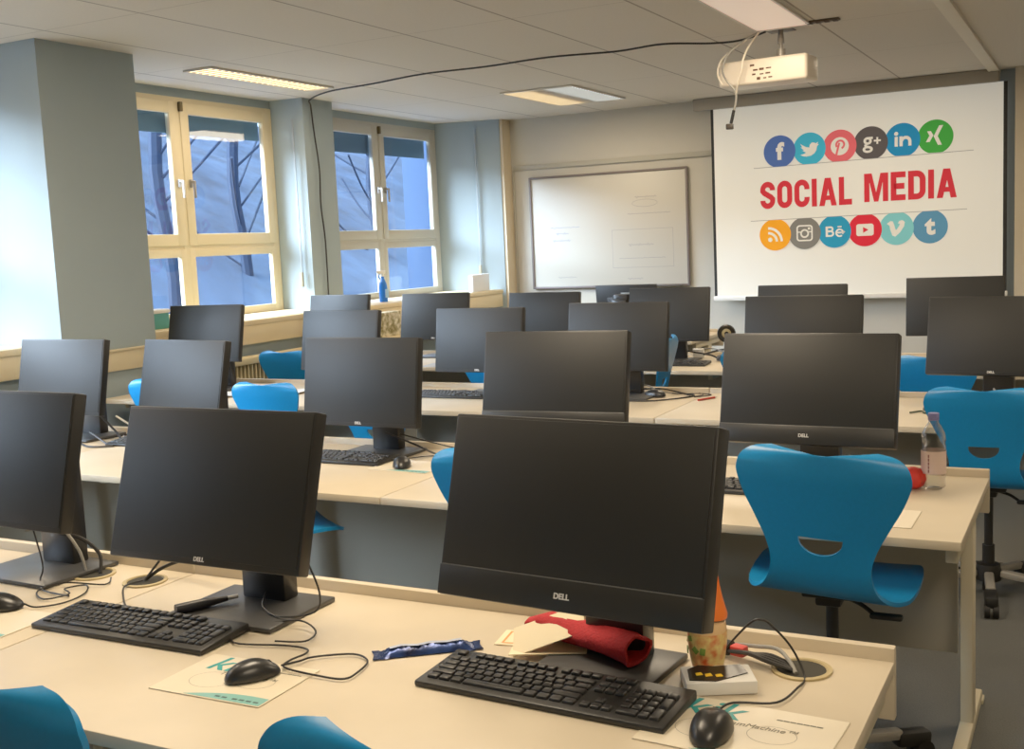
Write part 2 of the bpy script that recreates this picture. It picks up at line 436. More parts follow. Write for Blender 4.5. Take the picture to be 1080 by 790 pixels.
make_desk(1.77, 'cream desk in the third row carrying the red pen, at the right', .01, ROW[2], DG, pz=.05, py=.30)
make_desk(1.77, 'cream desk in the third row, middle unit with a keyboard and pale cable', -1.762, ROW[2], DG)
make_desk(1.66, 'cream desk in the third row, left unit strewn with white papers', -3.534, ROW[2], DG, legs=(0, .61))
make_desk(1.77, 'cream desk in the fourth row, right unit behind the broad dark monitors', .01, ROW[3], DG, legs=(.40, 0))
make_desk(1.77, 'cream desk in the fourth row, middle unit with the round black speaker', -1.762, ROW[3], DG, legs=(.50, .30))
make_desk(1.55, 'cream desk in the fourth row, left unit near the radiator', -3.534, ROW[3], DG, legs=(.40, 0))
make_desk(1.5, 'cream desk nearest the whiteboard, mostly hidden behind monitors', -2.75, 8.15, DG)

# ------------------------------------------------------------------ monitors
PW, PH = .53, .34
def make_panel(kind):
    """panel meshes, local frame: centre of the front face, screen looks to -y"""
    th = .05 if kind == 'aio' else .036
    h = MB(); h.box((0, th/2, 0), (PW, th, PH), .004)
    h.box((0, th+.012, -.02), (PW*.6, .03, PH*.55), .01)
    return h
proto_parts = {}
def monitor_meshes(kind):
    if kind in proto_parts: return proto_parts[kind]
    out = {}
    def grab(o):
        me = o.data; bpy.data.objects.remove(o); return me
    out['panel'] = grab(make_panel(kind).build('panel', M_BLK))
    chin = .058 if kind == 'aio' else .014
    z0, z1 = -PH/2+chin, PH/2-.006
    out['screen'] = grab(MB().box((0, -.0006, (z0+z1)/2), (PW-.012, .003, z1-z0), .0008).build('screen', M_SCREEN))
    if kind == 'aio':
        out['chin'] = grab(MB().box((0, -.001, -PH/2+chin/2), (PW-.002, .004, chin-.003), .0012).build('chin', mat('chin_black', (28, 28, 27), .38)))
        out['seam'] = grab(MB().box((0, -.001, z0-.0012), (PW-.01, .003, .0022)).build('seam', mat('seam_grey', (90, 90, 88), .4)))
    zm = -PH/2+(.027 if kind == 'aio' else .0125)
    me = text_mesh('DELL', .0140 if kind == 'aio' else .0130, offset=.0004, extrude=.0004, space=1.0)
    me.transform(Matrix.Translation((0, -.0036, zm)) @ Matrix.Rotation(PI/2, 4, 'X')); me.materials.clear(); me.materials.append(M_SILV)
    out['mark'] = me
    bw, bd, by = (.24, .18, .06) if kind == 'aio' else (.30, .235, .03)
    out['base'] = grab(MB().box((0, by, .006), (bw, bd, .012), .004).build('base_plate', M_BASE))
    b = MB(); b.box((0, .10, .16), (.125, .05, .30), .006).box((0, .05, .30), (.12, .10, .10), .01)
    out['neck'] = grab(b.build('neck', M_BLK2))
    proto_parts[kind] = out
    return out
MONS = {}
def monitor(x, y, z, yaw, tilt, label, kind='lcd', name='computer_monitor', desk=T, group='computer monitors on the desk rows'):
    P = monitor_meshes(kind)
    yw = R(yaw); off = Vector((-math.sin(yw)*.075, math.cos(yw)*.075, 0))
    t = thing(name, label, 'monitor', (x+off.x, y+off.y, desk+.0005), yw, group)
    link('base_plate', P['base'], t); link('neck', P['neck'], t)
    p = link('panel', P['panel'], t); p.location = (0, -.075, z-desk); p.rotation_euler = (-R(tilt), 0, 0)
    link('screen', P['screen'], p)
    link('maker_mark', P['mark'], p)
    if kind == 'aio': link('chin', P['chin'], p); link('chin_seam', P['seam'], p)
    return t
monitor(-2.463, 1.87, 1.045, -2, 13.8, 'black flat monitor on the front row cut off by the left edge of the photo')
monitor(-1.706, 1.809, 1.03, .4, 17, 'black flat monitor on the front row with a marker pen lying on its base')
monitor(-.826, 1.762, 1.042, -4.6, 16.0, 'large black all-in-one monitor on the front row above the red cloth', 'aio')
monitor(-4.159, 3.518, 1.016, 0.2, 11.5, 'grey-reflecting monitor at the far left of the second row')
monitor(-3.465, 3.55, 1.010, -8, 12.4, 'grey-reflecting monitor second from the left in the second row')
monitor(-2.514, 3.514, 1.021, -.7, 8, 'black monitor in the second row with keyboard, mouse and mouse pad before it')
monitor(-1.69, 3.51, 1.045, 5, 13, 'black all-in-one monitor in the second row just above the front all-in-one', 'aio')
monitor(-.79, 3.40, 1.045, -1.5, 14, 'black all-in-one monitor in the second row behind the nearest full blue chair', 'aio')
monitor(-4.75, 5.09, 1.070, 4, 11.7, 'dark monitor in the third row in front of the near window')
monitor(-3.80, 5.14, 1.022, -1.8, 9.7, 'pale grey reflecting monitor in the third row left of the spray bottle')
monitor(-2.898, 5.132, 1.024, -2, 7.5, 'slate grey monitor in the third row with a small blue chair corner beneath it')
monitor(-2.132, 5.173, 1.038, -.5, 8.4, 'black monitor in the third row left of the sideways blue chair')
monitor(-1.20, 5.10, 1.060, -.6, 9.7, 'black monitor in the third row peeking over the second-row all-in-one')
monitor(-.407, 5.144, 1.042, -4.5, 15, 'black monitor in the third row at the right edge of the photo')
monitor(-5.02, 6.80, 1.030, -.4, 9.7, 'dark monitor in the fourth row below the window with the spray bottle')
monitor(-4.26, 6.92, 1.022, 6, 12, 'black monitor in the fourth row right of the spray bottle')
monitor(-3.33, 6.80, 1.016, -.7, 9.7, 'dark monitor in the fourth row below the left end of the whiteboard')
monitor(-2.43, 6.76, 1.030, 1, 10, 'tall black monitor in the fourth row just left of the round speaker')
monitor(-1.59, 6.75, 1.030, -.2, 9.7, 'brownish monitor in the fourth row centred below the projection screen')
monitor(-.75, 6.923, 1.046, 3.8, 8.8, 'brownish monitor in the fourth row below the right corner of the projection screen')
tm = monitor(-3.43, 8.6, .975, 180, 6, 'black monitor seen from behind under the right end of the whiteboard')
MB().box((0, .0, 0), (.08, .003, .02), .001).build('sticker', mat('sticker_grey', (170, 176, 176), .5), [c for c in tm.children if c.name.startswith('panel')][0]).location = (0, .046, .10)

# ------------------------------------------------------------------ chairs
def lerp_prof(prof, v):
    n = len(prof)-1; f = min(max(v*n, 0), n-1e-6); i = int(f); t = f-i
    g = lambda k: prof[min(max(k, 0), n)]
    out = []
    for c in range(3):
        p0, p1, p2, p3 = g(i-1)[c], g(i)[c], g(i+1)[c], g(i+2)[c]
        out.append(0.5*((2*p1)+(p2-p0)*t+(2*p0-5*p1+4*p2-p3)*t*t+(3*p1-p0-3*p2+p3)*t**3))
    return out
#        y      z     half width
PROF = [(.235, .545, .130), (.228, .556, .178), (.195, .568, .206), (.13, .573, .220), (.05, .569, .223), (-.03, .565, .220),
        (-.10, .565, .208), (-.155, .575, .180), (-.188, .599, .150), (-.205, .634, .132), (-.215, .676, .127), (-.226, .726, .139),
        (-.240, .785, .165), (-.256, .85, .196), (-.270, .905, .214), (-.275, .932, .213), (-.278, .949, .205), (-.280, .960, .191), (-.281, .967, .168), (-.281, .970, .130)]
def chair_shell():
    nu, nv = 28, 84; th = .011
    def pt(u, v):
        y, z, w = lerp_prof(PROF, v)
        back = min(max((v-.5)/.25, 0), 1); seat = min(max((.38-v)/.2, 0), 1)
        top = min(max((v-.80)/.2, 0), 1)
        y += back*.035*u*u*(.4+.6*top) ; z += top*.008*(abs(u)**1.5) - top*.002
        z += seat*(.010*u*u)
        z -= seat*0.0
        return Vector((u*w, y, z))
    P = [[pt(-1+2*i/nu, j/nv) for i in range(nu+1)] for j in range(nv+1)]
    N = [[None]*(nu+1) for _ in range(nv+1)]
    for j in range(nv+1):
        for i in range(nu+1):
            a = P[j][min(i+1, nu)]-P[j][max(i-1, 0)]; b = P[min(j+1, nv)][i]-P[max(j-1, 0)][i]
            N[j][i] = a.cross(b).normalized()
    bm = bmesh.new()
    A = [[bm.verts.new(P[j][i]+N[j][i]*th/2) for i in range(nu+1)] for j in range(nv+1)]
    B = [[bm.verts.new(P[j][i]-N[j][i]*th/2) for i in range(nu+1)] for j in range(nv+1)]
    for j in range(nv):
        for i in range(nu):
            bm.faces.new([A[j][i], A[j][i+1], A[j+1][i+1], A[j+1][i]]); bm.faces.new([B[j][i], B[j+1][i], B[j+1][i+1], B[j][i+1]])
    for j in range(nv):
        bm.faces.new([A[j][0], A[j+1][0], B[j+1][0], B[j][0]]); bm.faces.new([A[j][nu], B[j][nu], B[j+1][nu], A[j+1][nu]])
    for i in range(nu):
        bm.faces.new([A[0][i], B[0][i], B[0][i+1], A[0][i+1]]); bm.faces.new([A[nv][i], A[nv][i+1], B[nv][i+1], B[nv][i]])
    bmesh.ops.recalc_face_normals(bm, faces=bm.faces)
    me = bpy.data.meshes.new('shell'); bm.to_mesh(me); bm.free()
    o = link('shell', me)
    # half-moon hand hole
    poly = [(-.056, .012), (.056, .012)]
    for k in range(1, 16):
        a = -PI*k/16; poly.append((.056*math.cos(a), .008+.044*math.sin(a)))
    c = MB(); c.prism(poly, .3, Matrix.Translation((0, -.05, .733)) @ Matrix.Rotation(PI/2, 4, 'X'))
    co = c.build('cutter', None)
    md = o.modifiers.new('cut', 'BOOLEAN'); md.operation = 'DIFFERENCE'; md.object = co; md.solver = 'EXACT'
    dg = bpy.context.evaluated_depsgraph_get(); dg.update()
    me2 = bpy.data.meshes.new_from_object(o.evaluated_get(dg))
    bpy.data.objects.remove(co); bpy.data.objects.remove(o)
    me2.polygons.foreach_set('use_smooth', [True]*len(me2.polygons)); me2.set_sharp_from_angle(angle=R(50))
    me2.materials.clear(); me2.materials.append(M_BLUE); me2.name = 'chair_shell'
    return me2
def make_chair(label, x, y, rz):
    t = thing('swivel_chair', label, 'chair', (x, y, 0), rz, 'blue shell chairs at the desks')
    link('shell', chair_shell(), t)
    m = MB(); m.box((0, .02, .542), (.14, .18, .020), .006).box((0, .0, .522), (.07, .13, .026), .008); m.build('mechanism', M_BLK, t)
    MB().cyl((0, 0, .11), (0, 0, .30), .024).cyl((0, 0, .30), (0, 0, .515), .017).build('gas_post', M_BLK, t)
    l = MB(); l.tube([(.03, -.02, .530), (.08, -.04, .520), (.115, -.05, .500)], .006, 8, 4); l.box((.150, -.055, .496), (.085, .028, .016), .007); l.build('lever', M_DARK, t)
    MB().lathe([(0, .07), (.05, .07), (.052, .10), (.045, .135), (.03, .14), (0, .14)], 24).build('hub', M_BLK, t)
    for k in range(5):
        a = R(72*k-100); ca, sa = math.cos(a), math.sin(a)
        mt = Matrix.Rotation(a, 4, 'Z')
        g = MB(); g.box((.125, 0, .105), (.17, .036, .030), .008, mtx=mt @ Matrix.Rotation(R(5), 4, 'Y')); go = g.build('leg', M_GREY, t)
        e = MB(); e.box((.250, 0, .090), (.110, .050, .046), .012, mtx=mt @ Matrix.Rotation(R(5), 4, 'Y')); e.build('leg_cap', M_DARK, go)
        w = MB(); p = Vector((ca, sa, 0))*.275; side = Vector((-sa, ca, 0))
        w.cyl((p.x, p.y, .045), (p.x, p.y, .085), .009)
        for s in (-1, 1):
            q = p+side*s*.016+p.normalized()*.012
            c1 = q-side*.010; c2 = q+side*.010
            w.cyl((c1.x, c1.y, .0305), (c2.x, c2.y, .0305), .030, n=20)
        w.build('castor', M_DARK, go)
    return t
c0 = make_chair('blue shell swivel chair in the middle aisle seen full from behind beside the water bottle', -.645, 3.05, R(1.5))
def roll(t, deg):
    for c in t.children:
        if c.name.split('.')[0] == 'shell': c.rotation_euler.y = R(deg); c.location.x = -.5*math.sin(R(deg))
def lower(t, dz):
    for c in t.children:
        if c.name.split('.')[0] in ('shell', 'mechanism', 'lever', 'gas_post'): c.location.z -= dz
for lab, x, y, rz, dz in (
    ('blue shell swivel chair at the right edge of the photo with its hand hole showing', -.395, 4.85, 0, .085),
    ('blue chair back rising at the bottom left corner of the photo', -1.36, 1.215, 0, .008),
    ('turned blue chair whose top corner rises at the bottom centre of the photo', -.708, 1.252, R(3), 0),
    ('blue chair with pointed seat corner showing right of the front row flat monitor', -2.57, 2.98, R(-35), -.01),
    ('blue chair whose left edge shows beside the large front all-in-one monitor', -1.55, 3.07, 0, .05),
    ('bright blue chair back in front of the desk with the white papers', -3.80, 4.74, 0, .11),
    ('blue chair of which only slivers show behind the stand of a second-row monitor', -3.17, 4.74, R(8), .10),
    ('blue chair of which a corner shows between two left monitors', -4.56, 4.76, 0, .11),
    ('dark blue chair back in front of the radiator under the window', -4.96, 6.33, 0, .12),
    ('blue chair turned sideways with seat showing, beside the third-row monitor', -2.42, 5.98, R(96), .02),
    ('blue chair of which a narrow edge shows left of the round speaker desk gap', -1.68, 6.38, 0, .10),
    ('small blue chair corner beneath the slate grey monitor', -3.37, 6.36, 0, .10),
    ('dark blue chair back beneath the brownish monitor at the right', -.76, 6.36, 0, .13)):
    cc = dup(c0, (x, y, 0), rz, lab); lower(cc, dz)
    if 'turned blue' in lab: roll(cc, 4)
    if 'left edge shows' in lab or 'white papers' in lab:
        for c in cc.children:
            if c.name.startswith('leg'): c.rotation_euler.z = R(28 if 'left edge' in lab else -8)
    if 'right edge' in lab:
        for c in cc.children:
            if c.name.startswith('leg'): c.rotation_euler.z = R(17)
roll(c0, 3.5)

# ------------------------------------------------------------------ keyboards, mice, pads
KW, KD = .496, .150
KH = lambda y: .011+.010*(y+KD/2)/KD
def key_layout():
    u = (KW-.030)/22.7; k = []
    y = [.056, .030, .0105, -.009, -.0285, -.048]; hgt = .0172
    def rowk(x, yy, ws):
        for w in ws:
            if w > 0: k.append((x+w*u/2, yy, w*u-.0028, hgt))
            x += abs(w)*u
    x0 = -KW/2+.015
    rowk(x0, y[0], [1, -1, 1, 1, 1, 1, -.5, 1, 1, 1, 1, -.5, 1, 1, 1, 1, -.35, 1, 1, 1])
    rowk(x0, y[1], [1]*13+[2, -.35, 1, 1, 1, -.35, 1, 1, 1, 1])
    rowk(x0, y[2], [1.5]+[1]*12+[1.5, -.35, 1, 1, 1, -.35, 1, 1, 1])
    rowk(x0, y[3], [1.75]+[1]*11+[2.25, -3.7, 1, 1, 1])
    rowk(x0, y[4], [2.25]+[1]*10+[2.75, -1.35, 1, -1.35, 1, 1, 1])
    rowk(x0, y[5], [1.25, 1.25, 1.25, 6.25, 1.25, 1.25, 1.25, 1.25, -.35, 1, 1, 1, -.35, 2, 1])
    xp = x0+u*(15+3+.7+3.5)
    k.append((xp, (y[2]+y[3])/2, u-.0028, hgt+.0195)); k.append((xp, (y[4]+y[5])/2, u-.0028, hgt+.0195))
    return k
key_mesh = {}
def kb_case(parent=None):
    b = MB(); b.box((0, 0, 0), (KW, KD, .012), .004)
    for v in b.bm.verts: v.co.z = v.co.z+.006+.010*(v.co.y+KD/2)/KD*(1 if v.co.z > 0 else 0.35)
    return b.build('case', M_BLK, parent)
def keyboard(x, y, rz, label, detailed=True, group='keyboards on the desks'):
    t = thing('computer_keyboard', label, 'keyboard', (x, y, T+.0005), rz, group)
    kb_case(t)
    if detailed:
        for kx, ky, kw, kd in key_layout():
            key = (round(kw, 4), round(kd, 4))
            if key not in key_mesh:
                o = MB().box((0, 0, .003), (kw, kd, .006), .0016, 2, taper=(.86 if kw < .03 else .96, .84)).build('key', M_KEY); key_mesh[key] = o.data; bpy.data.objects.remove(o)
            o = link('key', key_mesh[key], t); o.location = (kx, ky, KH(ky)+.0005); o.rotation_euler = (math.atan(.010/KD), 0, 0)
    else:
        if 'all' not in key_mesh:
            m = MB()
            for kx, ky, kw, kd in key_layout(): m.box((kx, ky, KH(ky)+.0035), (kw, kd, .006), .001, 1, taper=(.86 if kw < .03 else .96, .84))
            o = m.build('keys', M_KEY); key_mesh['all'] = o.data; bpy.data.objects.remove(o)
        link('keys', key_mesh['all'], t)
    return t
keyboard(-1.855, 1.716, R(.6), 'black keyboard on the front desk before the flat monitor with the marker')
keyboard(-.862, 1.731, R(-3.2), 'black keyboard on the front desk before the red cloth')
keyboard(-2.62, 3.475, R(0), 'black keyboard in the second row under the middle monitor', False)
keyboard(-.82, 3.42-.02, R(0), 'black keyboard in the second row half hidden by the full blue chair', False)
keyboard(-3.10, 5.16-.02, R(0), 'grey-black keyboard in the third row below the slate grey monitor', False)
keyboard(-2.39, 6.655, R(2), 'black keyboard in the fourth row beside the small white box', False)
keyboard(-3.62, 3.56, R(2), 'dark keyboard in the second row at the left among cables', False)

def mouse(x, y, rz, label, cable=None, s=1.0):
    t = thing('computer_mouse', label, 'mouse', (x, y, T+.002), rz, 'computer mice on the desks')
    b = bmesh.new(); bmesh.ops.create_uvsphere(b, u_segments=32, v_segments=20, radius=1)
    for v in b.verts:
        c = v.co
        w = .034*(1+.06*c.y-.10*(1-abs(c.y))*0)
        yy = c.y*.060; z = c.z*.036 if c.z > 0 else c.z*.004
        z *= (1-.25*max(c.y, 0)**1.5) if c.z > 0 else 1
        ww = math.copysign(abs(c.x)**.8, c.x)*w
        v.co = Vector((ww*s, yy*s, (z+.005)*s))
    me = MB(); me._merge(b); me.build('body', M_BLK2, t)
    MB().cyl((-.004*s, .036*s, .0245*s), (.004*s, .036*s, .0245*s), .007*s, n=16).build('scroll_wheel', M_DARK, t)
    if cable:
        inv = (Matrix.Translation((x, y, T+.002)) @ Matrix.Rotation(rz, 4, 'Z')).inverted()
        pts = [inv @ Vector(p) for p in cable]
        MB().tube(pts, .0021, 6, 6).build('cable', M_CORD, t)
    return t
Z = T+.0055
def rp(cx, cy, rz, pts, z=Z): return [(cx+px*math.cos(rz)-py*math.sin(rz), cy+px*math.sin(rz)+py*math.cos(rz), z) for px, py in pts]
mouse(-1.425, 1.588, R(-32), 'black mouse on the mouse pad with teal lettering at the front left', s=.9, cable=
      [(-1.395, 1.637, Z+.008), (-1.387, 1.68, Z+.002), (-1.375, 1.715, Z), (-1.311, 1.755, Z), (-1.262, 1.735, Z), (-1.246, 1.68, Z), (-1.25, 1.642, Z), (-1.30, 1.636, Z), (-1.389, 1.640, Z+.003), (-1.405, 1.675, Z+.003), (-1.395, 1.712, Z+.005), (-1.42, 1.745, Z), (-1.475, 1.745, Z), (-1.589, 1.720, Z), (-1.630, 1.80, Z), (-1.59, 1.837, Z+.004), (-1.517, 1.853, Z+.012), (-1.46, 1.83, Z+.003), (-1.45, 1.78, Z), (-1.50, 1.745, Z+.006)])
mouse(-.548, 1.672, R(6), 'black mouse on the mouse pad at the front right corner',
      [(-.552, 1.73, Z+.008), (-.560, 1.757, Z+.003), (-.548, 1.800, Z), (-.482, 1.826, Z), (-.464, 1.90, Z), (-.464, 1.955, Z), (-.490, 1.97, Z+.045), (-.525, 1.96, Z+.088), (-.542, 1.955, Z+.097), (-.560, 1.955, Z+.090), (-.600, 1.975, Z+.045), (-.632, 1.99, Z+.002)])
mouse(-2.29, 1.70, R(-60), 'black mouse at the far left of the front desk',
      [(-2.235, 1.73, Z+.008), (-2.205, 1.74, Z), (-2.168, 1.79, Z), (-2.18, 1.86, Z), (-2.22, 1.90, Z+.004), (-2.26, 1.87, Z), (-2.20, 1.83, Z+.005), (-2.24, 1.79, Z), (-2.31, 1.83, Z), (-2.29, 1.89, Z+.006), (-2.19, 1.93, Z), (-2.22, 1.98, Z)])
mouse(-2.275, 3.415, R(30), 'black mouse on a small pad in the second row',
      [(-2.31, 3.51, Z+.008), (-2.33, 3.56, Z), (-2.27, 3.62, Z), (-2.18, 3.60, Z), (-2.16, 3.66, Z), (-2.26, 3.70, Z)])
mouse(-1.985, 5.30, R(75), 'black mouse in the third row beside the tangled cables',
      [(-2.04, 5.31, Z+.006), (-2.0, 5.42, Z), (-1.88, 5.40, Z), (-1.80, 5.33, Z), (-1.76, 5.38, Z), (-1.80, 5.44, Z)])
mouse(-2.13, 6.90, R(20), 'dark mouse in the fourth row by the white box')
mouse(-.63, 5.06, R(40), 'black mouse on the third row right of the second-row all-in-one')

M_PAD = mat('pad_cream', (222, 210, 184), .35, noise=.02, nscale=9)
M_TEAL = mat('teal_print', (20, 150, 150), .45)
M_PRINT = mat('grey_print', (120, 116, 100), .6)
def pad(x, y, rz, w, d, label, words=True, wave=True, kx=None):
    t = thing('mouse_pad', label, 'mouse pad', (x, y, T+.0003), rz, 'mouse pads on the desks')
    MB().box((0, 0, .0012), (w, d, .002), .0009, 1).build('sheet', M_PAD, t)
    if words:
        text_part('lettering', 'kik', .088, M_TEAL, t, Matrix.Translation((-.045 if kx is None else kx, d/2-.042, .0026)), extrude=.0001, offset=.0009, shear=.2, space=1.02)
        text_part('small_lettering', 'TeamMachine\u2122', .020, M_PRINT, t, Matrix.Translation((.020, d/2-.080, .0026)), extrude=.0001, shear=.2)
        tl = MB()
        for q in range(7): tl.box((.045+.011*q, d/2-.040, .0026), (.010, .0035, .0003))
        tl.build('tiny_print', M_PRINT, t)
        r = MB()
        for cx, cy, rx in ((-w/2+.09, -.02, .045), (.05, .0, .04)):
            r.stroke([(cx+rx*math.cos(2*PI*k/28), cy+rx*.8*math.sin(2*PI*k/28)) for k in range(28)], .0008, .0026, closed=True)
        r.build('printed_ring', M_PRINT, t)
    if wave:
        pl = [(-w*.18, -d/2+.003), (w/2-.003, -d/2+.003), (w/2-.003, -d/2+.034)]
        for k in range(1, 11):
            a = k/10; pl.append((w/2-.003-a*(w*.68-.003), -d/2+.003+.031*(1-a)+.012*math.sin(a*PI)))
        MB().prism(pl[:-1], .0004, Matrix.Translation((0, 0, .0023))).build('teal_wave', mat('teal_wave', (120, 176, 170), .4), t)
        fl = MB()
        for q in range(6): fl.box((w*.10+.016*q+(.008 if q > 1 else 0), -d/2+.013, .0031), (.011, .005, .0003))
        fl.build('footer_print', mat('wave_print', (60, 90, 88), .5), t)
    return t
pad(-1.455, 1.572, R(1.2), .262, .186, 'cream mouse pad with teal lettering and teal wave under the front left mouse')
pad(-.508, 1.706, R(-3), .300, .200, 'cream mouse pad with teal lettering at the right front corner of the desk', kx=-.072)
pad(-2.235, 1.635, R(2), .24, .18, 'mouse pad with a teal corner at the far left of the front desk', words=False)
pad(-2.25, 3.44, R(-4), .26, .19, 'pale mouse pad under the second-row mouse', words=False)
pad(-.545, 3.17, R(0), .21, .20, 'pale pad lying near the front right corner of the second-row desk', words=False, wave=False)

# ------------------------------------------------------------------ things on the front desk
def glove():
    t = MB()
    path = [(-.135, .055, .020), (-.09, .045, .026), (-.045, .025, .028), (0, .005, .030), (.05, -.020, .032), (.10, -.042, .032), (.128, -.055, .030)]
    rad = [(.018, .014), (.040, .026), (.036, .022), (.034, .023), (.036, .026), (.038, .028), (.038, .028)]
    rings = []; n = 22
    for i, (p, (a, b)) in enumerate(zip(path, rad)):
        p = Vector(p); q = Vector(path[min(i+1, len(path)-1)])-Vector(path[max(i-1, 0)]); q.z = 0; q.normalize(); s = Vector((-q.y, q.x, 0))
        ring = []
        for k in range(n):
            an = 2*PI*k/n; wob = 1+.10*math.sin(3*an+i*1.3)+.06*math.sin(5*an+i*2.1)
            z = p.z+math.sin(an)*b*wob; z = max(z, .004)
            v = p+s*math.cos(an)*a*wob; ring.append(t.bm.verts.new((v.x, v.y, z)))
        rings.append(ring)
    for i in range(len(rings)-1):
        for k in range(n): t.bm.faces.new([rings[i][k], rings[i][(k+1) % n], rings[i+1][(k+1) % n], rings[i+1][k]])
    t.bm.faces.new(list(reversed(rings[0])))
    # folded open mouth
    c = Vector(path[-1]); inner = [t.bm.verts.new(c+(v.co-c)*.82) for v in rings[-1]]
    deep = [t.bm.verts.new(c+(v.co-c)*.70+Vector((-.05, .02, 0))) for v in rings[-1]]
    for k in range(n):
        t.bm.faces.new([rings[-1][k], rings[-1][(k+1) % n], inner[(k+1) % n], inner[k]])
        t.bm.faces.new([inner[k], inner[(k+1) % n], deep[(k+1) % n], deep[k]])
    t.bm.faces.new(deep)
    bmesh.ops.recalc_face_normals(t.bm, faces=t.bm.faces)
    return t
g = glove().build('cloth_pouch', mat('red_cloth', (176, 24, 32), .85, noise=.1, nscale=160, bump=.3))
g.location = (-.885, 1.925, T+.0125); g.rotation_euler = (0, 0, R(4)); tag(g, 'rolled red cloth pouch lying in front of the large front monitor', 'cloth')
# folded napkin and card
nk = thing('folded_napkin', 'cream folded paper napkin standing open before the red cloth', 'napkin', (-.955, 1.905, T+.0135), R(28))
n1 = MB(); n1.prism([(-.075, -.035), (.075, -.045), (.085, .035), (-.06, .045)], .002); n1.build('lower_leaf', M_CARD, nk)
n2 = MB(); n2.prism([(-.075, -.035), (.075, -.045), (.085, .035), (-.06, .045)], .002, Matrix.Translation((0, .005, .030)) @ Matrix.Rotation(R(-20), 4, 'Y') @ Matrix.Rotation(R(20), 4, 'X')); n2.build('upper_leaf', M_CARD, nk)
cd = thing('printed_card', 'cream card with orange and blue border beside the folded napkin', 'card', (-1.02, 1.965, T+.0005), R(10))
MB().box((0, 0, .001), (.13, .085, .002), .0005).build('sheet', M_CARD, cd)
MB().stroke([(-.05, -.032), (.02, -.032), (.02, .032), (-.05, .032)], .005, .0024, closed=True).build('orange_border', mat('orange_print', (226, 150, 80), .6), cd)
MB().box((.043, .0, .0023), (.026, .05, .0006)).build('blue_patch', mat('blue_print', (70, 110, 170), .6), cd)
# candy wrapper
cw = thing('sweet_wrapper', 'crumpled blue foil sweet wrapper left of the front keyboard', 'wrapper', (-1.185, 1.832, T+.0005), R(37))
b = MB(); nx, ny = 26, 8; G = []
for i in range(nx+1):
    u = i/nx; x = -.095+.19*u; pinch = 1 if .08 < u < .92 else 1.1
    rr = []
    for j in range(ny+1):
        v = j/ny*2-1; zz = (1-v*v)*.013*min(1, min(u, 1-u)*9)+.0025*math.sin(i*1.7+j*2.1)*(1-v*v)
        rr.append(b.bm.verts.new((x, v*.022*pinch, max(zz+.002, .001))))
    G.append(rr)
for i in range(nx):
    for j in range(ny): b.bm.faces.new([G[i][j], G[i+1][j], G[i+1][j+1], G[i][j+1]])
b.build('foil', mat('blue_foil', (36, 62, 120), .25, metal=.5, nscale=35, rgb2=(16, 26, 60)), cw)
for s in (-1, 1):
    e = MB(); e.prism([(s*.094, -.022), (s*.110, -.024), (s*.106, 0), (s*.110, .024), (s*.094, .022)], .002, Matrix.Translation((0, 0, .002))); e.build('crimped_end', mat('blue_foil', (0, 0, 0)), cw)
st = MB(); st.stroke([(-.075, -.006), (-.05, .004), (-.02, -.004), (.01, .006), (.04, -.002), (.07, .006)], .010, .0175); st.build('white_swirl', mat('wrapper_print', (176, 186, 210), .35), cw)
# squeeze bottle with orange nozzle
sb = thing('squeeze_bottle', 'clear food squeeze bottle with tall orange nozzle by the monitor edge', 'bottle', (-.634, 1.925, T+.0005), 0)
MB().lathe([(0, 0), (.022, 0), (.026, .004), (.031, .03), (.035, .06), (.036, .085), (.034, .10), (.026, .106), (0, .106)], 30).build('body', mat('sauce_body', (228, 190, 140), .25), sb)
MB().lathe([(.0265, .006), (.0290, .016), (.0318, .03), (.0358, .06), (.0367, .083)], 30).build('food_picture', mat('food_print', (206, 84, 40), .3, nscale=48, rgb2=(226, 206, 130)), sb)
lf = MB()
for k in range(9):
    a = R(180+k*23); zz = .058+.014*math.sin(k*2.3)
    lf.box((0, 0, 0), (.013, .002, .010), .0008, mtx=Matrix.Rotation(a, 4, 'Z') @ Matrix.Translation((0.0, -.0362, zz)) @ Matrix.Rotation(k, 4, 'Y'))
lf.build('green_leaf_print', mat('leaf_print', (110, 140, 60), .4), sb)
MB().lathe([(.024, .106), (.0265, .108), (.0265, .116), (.021, .130), (.014, .150), (.008, .170), (.004, .188), (0, .190)], 26, Matrix.Translation((.011, 0, 0)) @ Matrix(((1, 0, .10, -.0106), (0, 1, 0, 0), (0, 0, 1, 0), (0, 0, 0, 1)))).build('nozzle', mat('orange_nozzle', (240, 118, 40), .4), sb)
# white box with black and yellow sleeve
bx = thing('small_box', 'small white box with torn black and yellow wrapping beside the squeeze bottle', 'box', (-.597, 1.868, T+.0005), R(27))
MB().box((0, 0, .0125), (.125, .082, .024), .003).build('carton', M_WHITE, bx)
sv = MB(); sv.prism([(-.055, -.028), (-.01, -.038), (.015, -.025), (.052, -.005), (.046, .036), (.0, .030), (-.03, .038), (-.052, .02)], .0018, Matrix.Translation((0, 0, .0248))); sv.build('black_wrapping', mat('black_foil', (16, 14, 14), .3), bx)
yl = MB()
for k, (a, c) in enumerate(((-.040, -.012), (-.024, -.018), (-.006, -.022))): yl.prism([(a, c), (a+.012, c+.002), (a+.010, c+.014), (a-.001, c+.011)], .0006, Matrix.Translation((0, 0, .0268)))
yl.build('yellow_print', mat('yellow_print', (230, 190, 30), .5), bx)
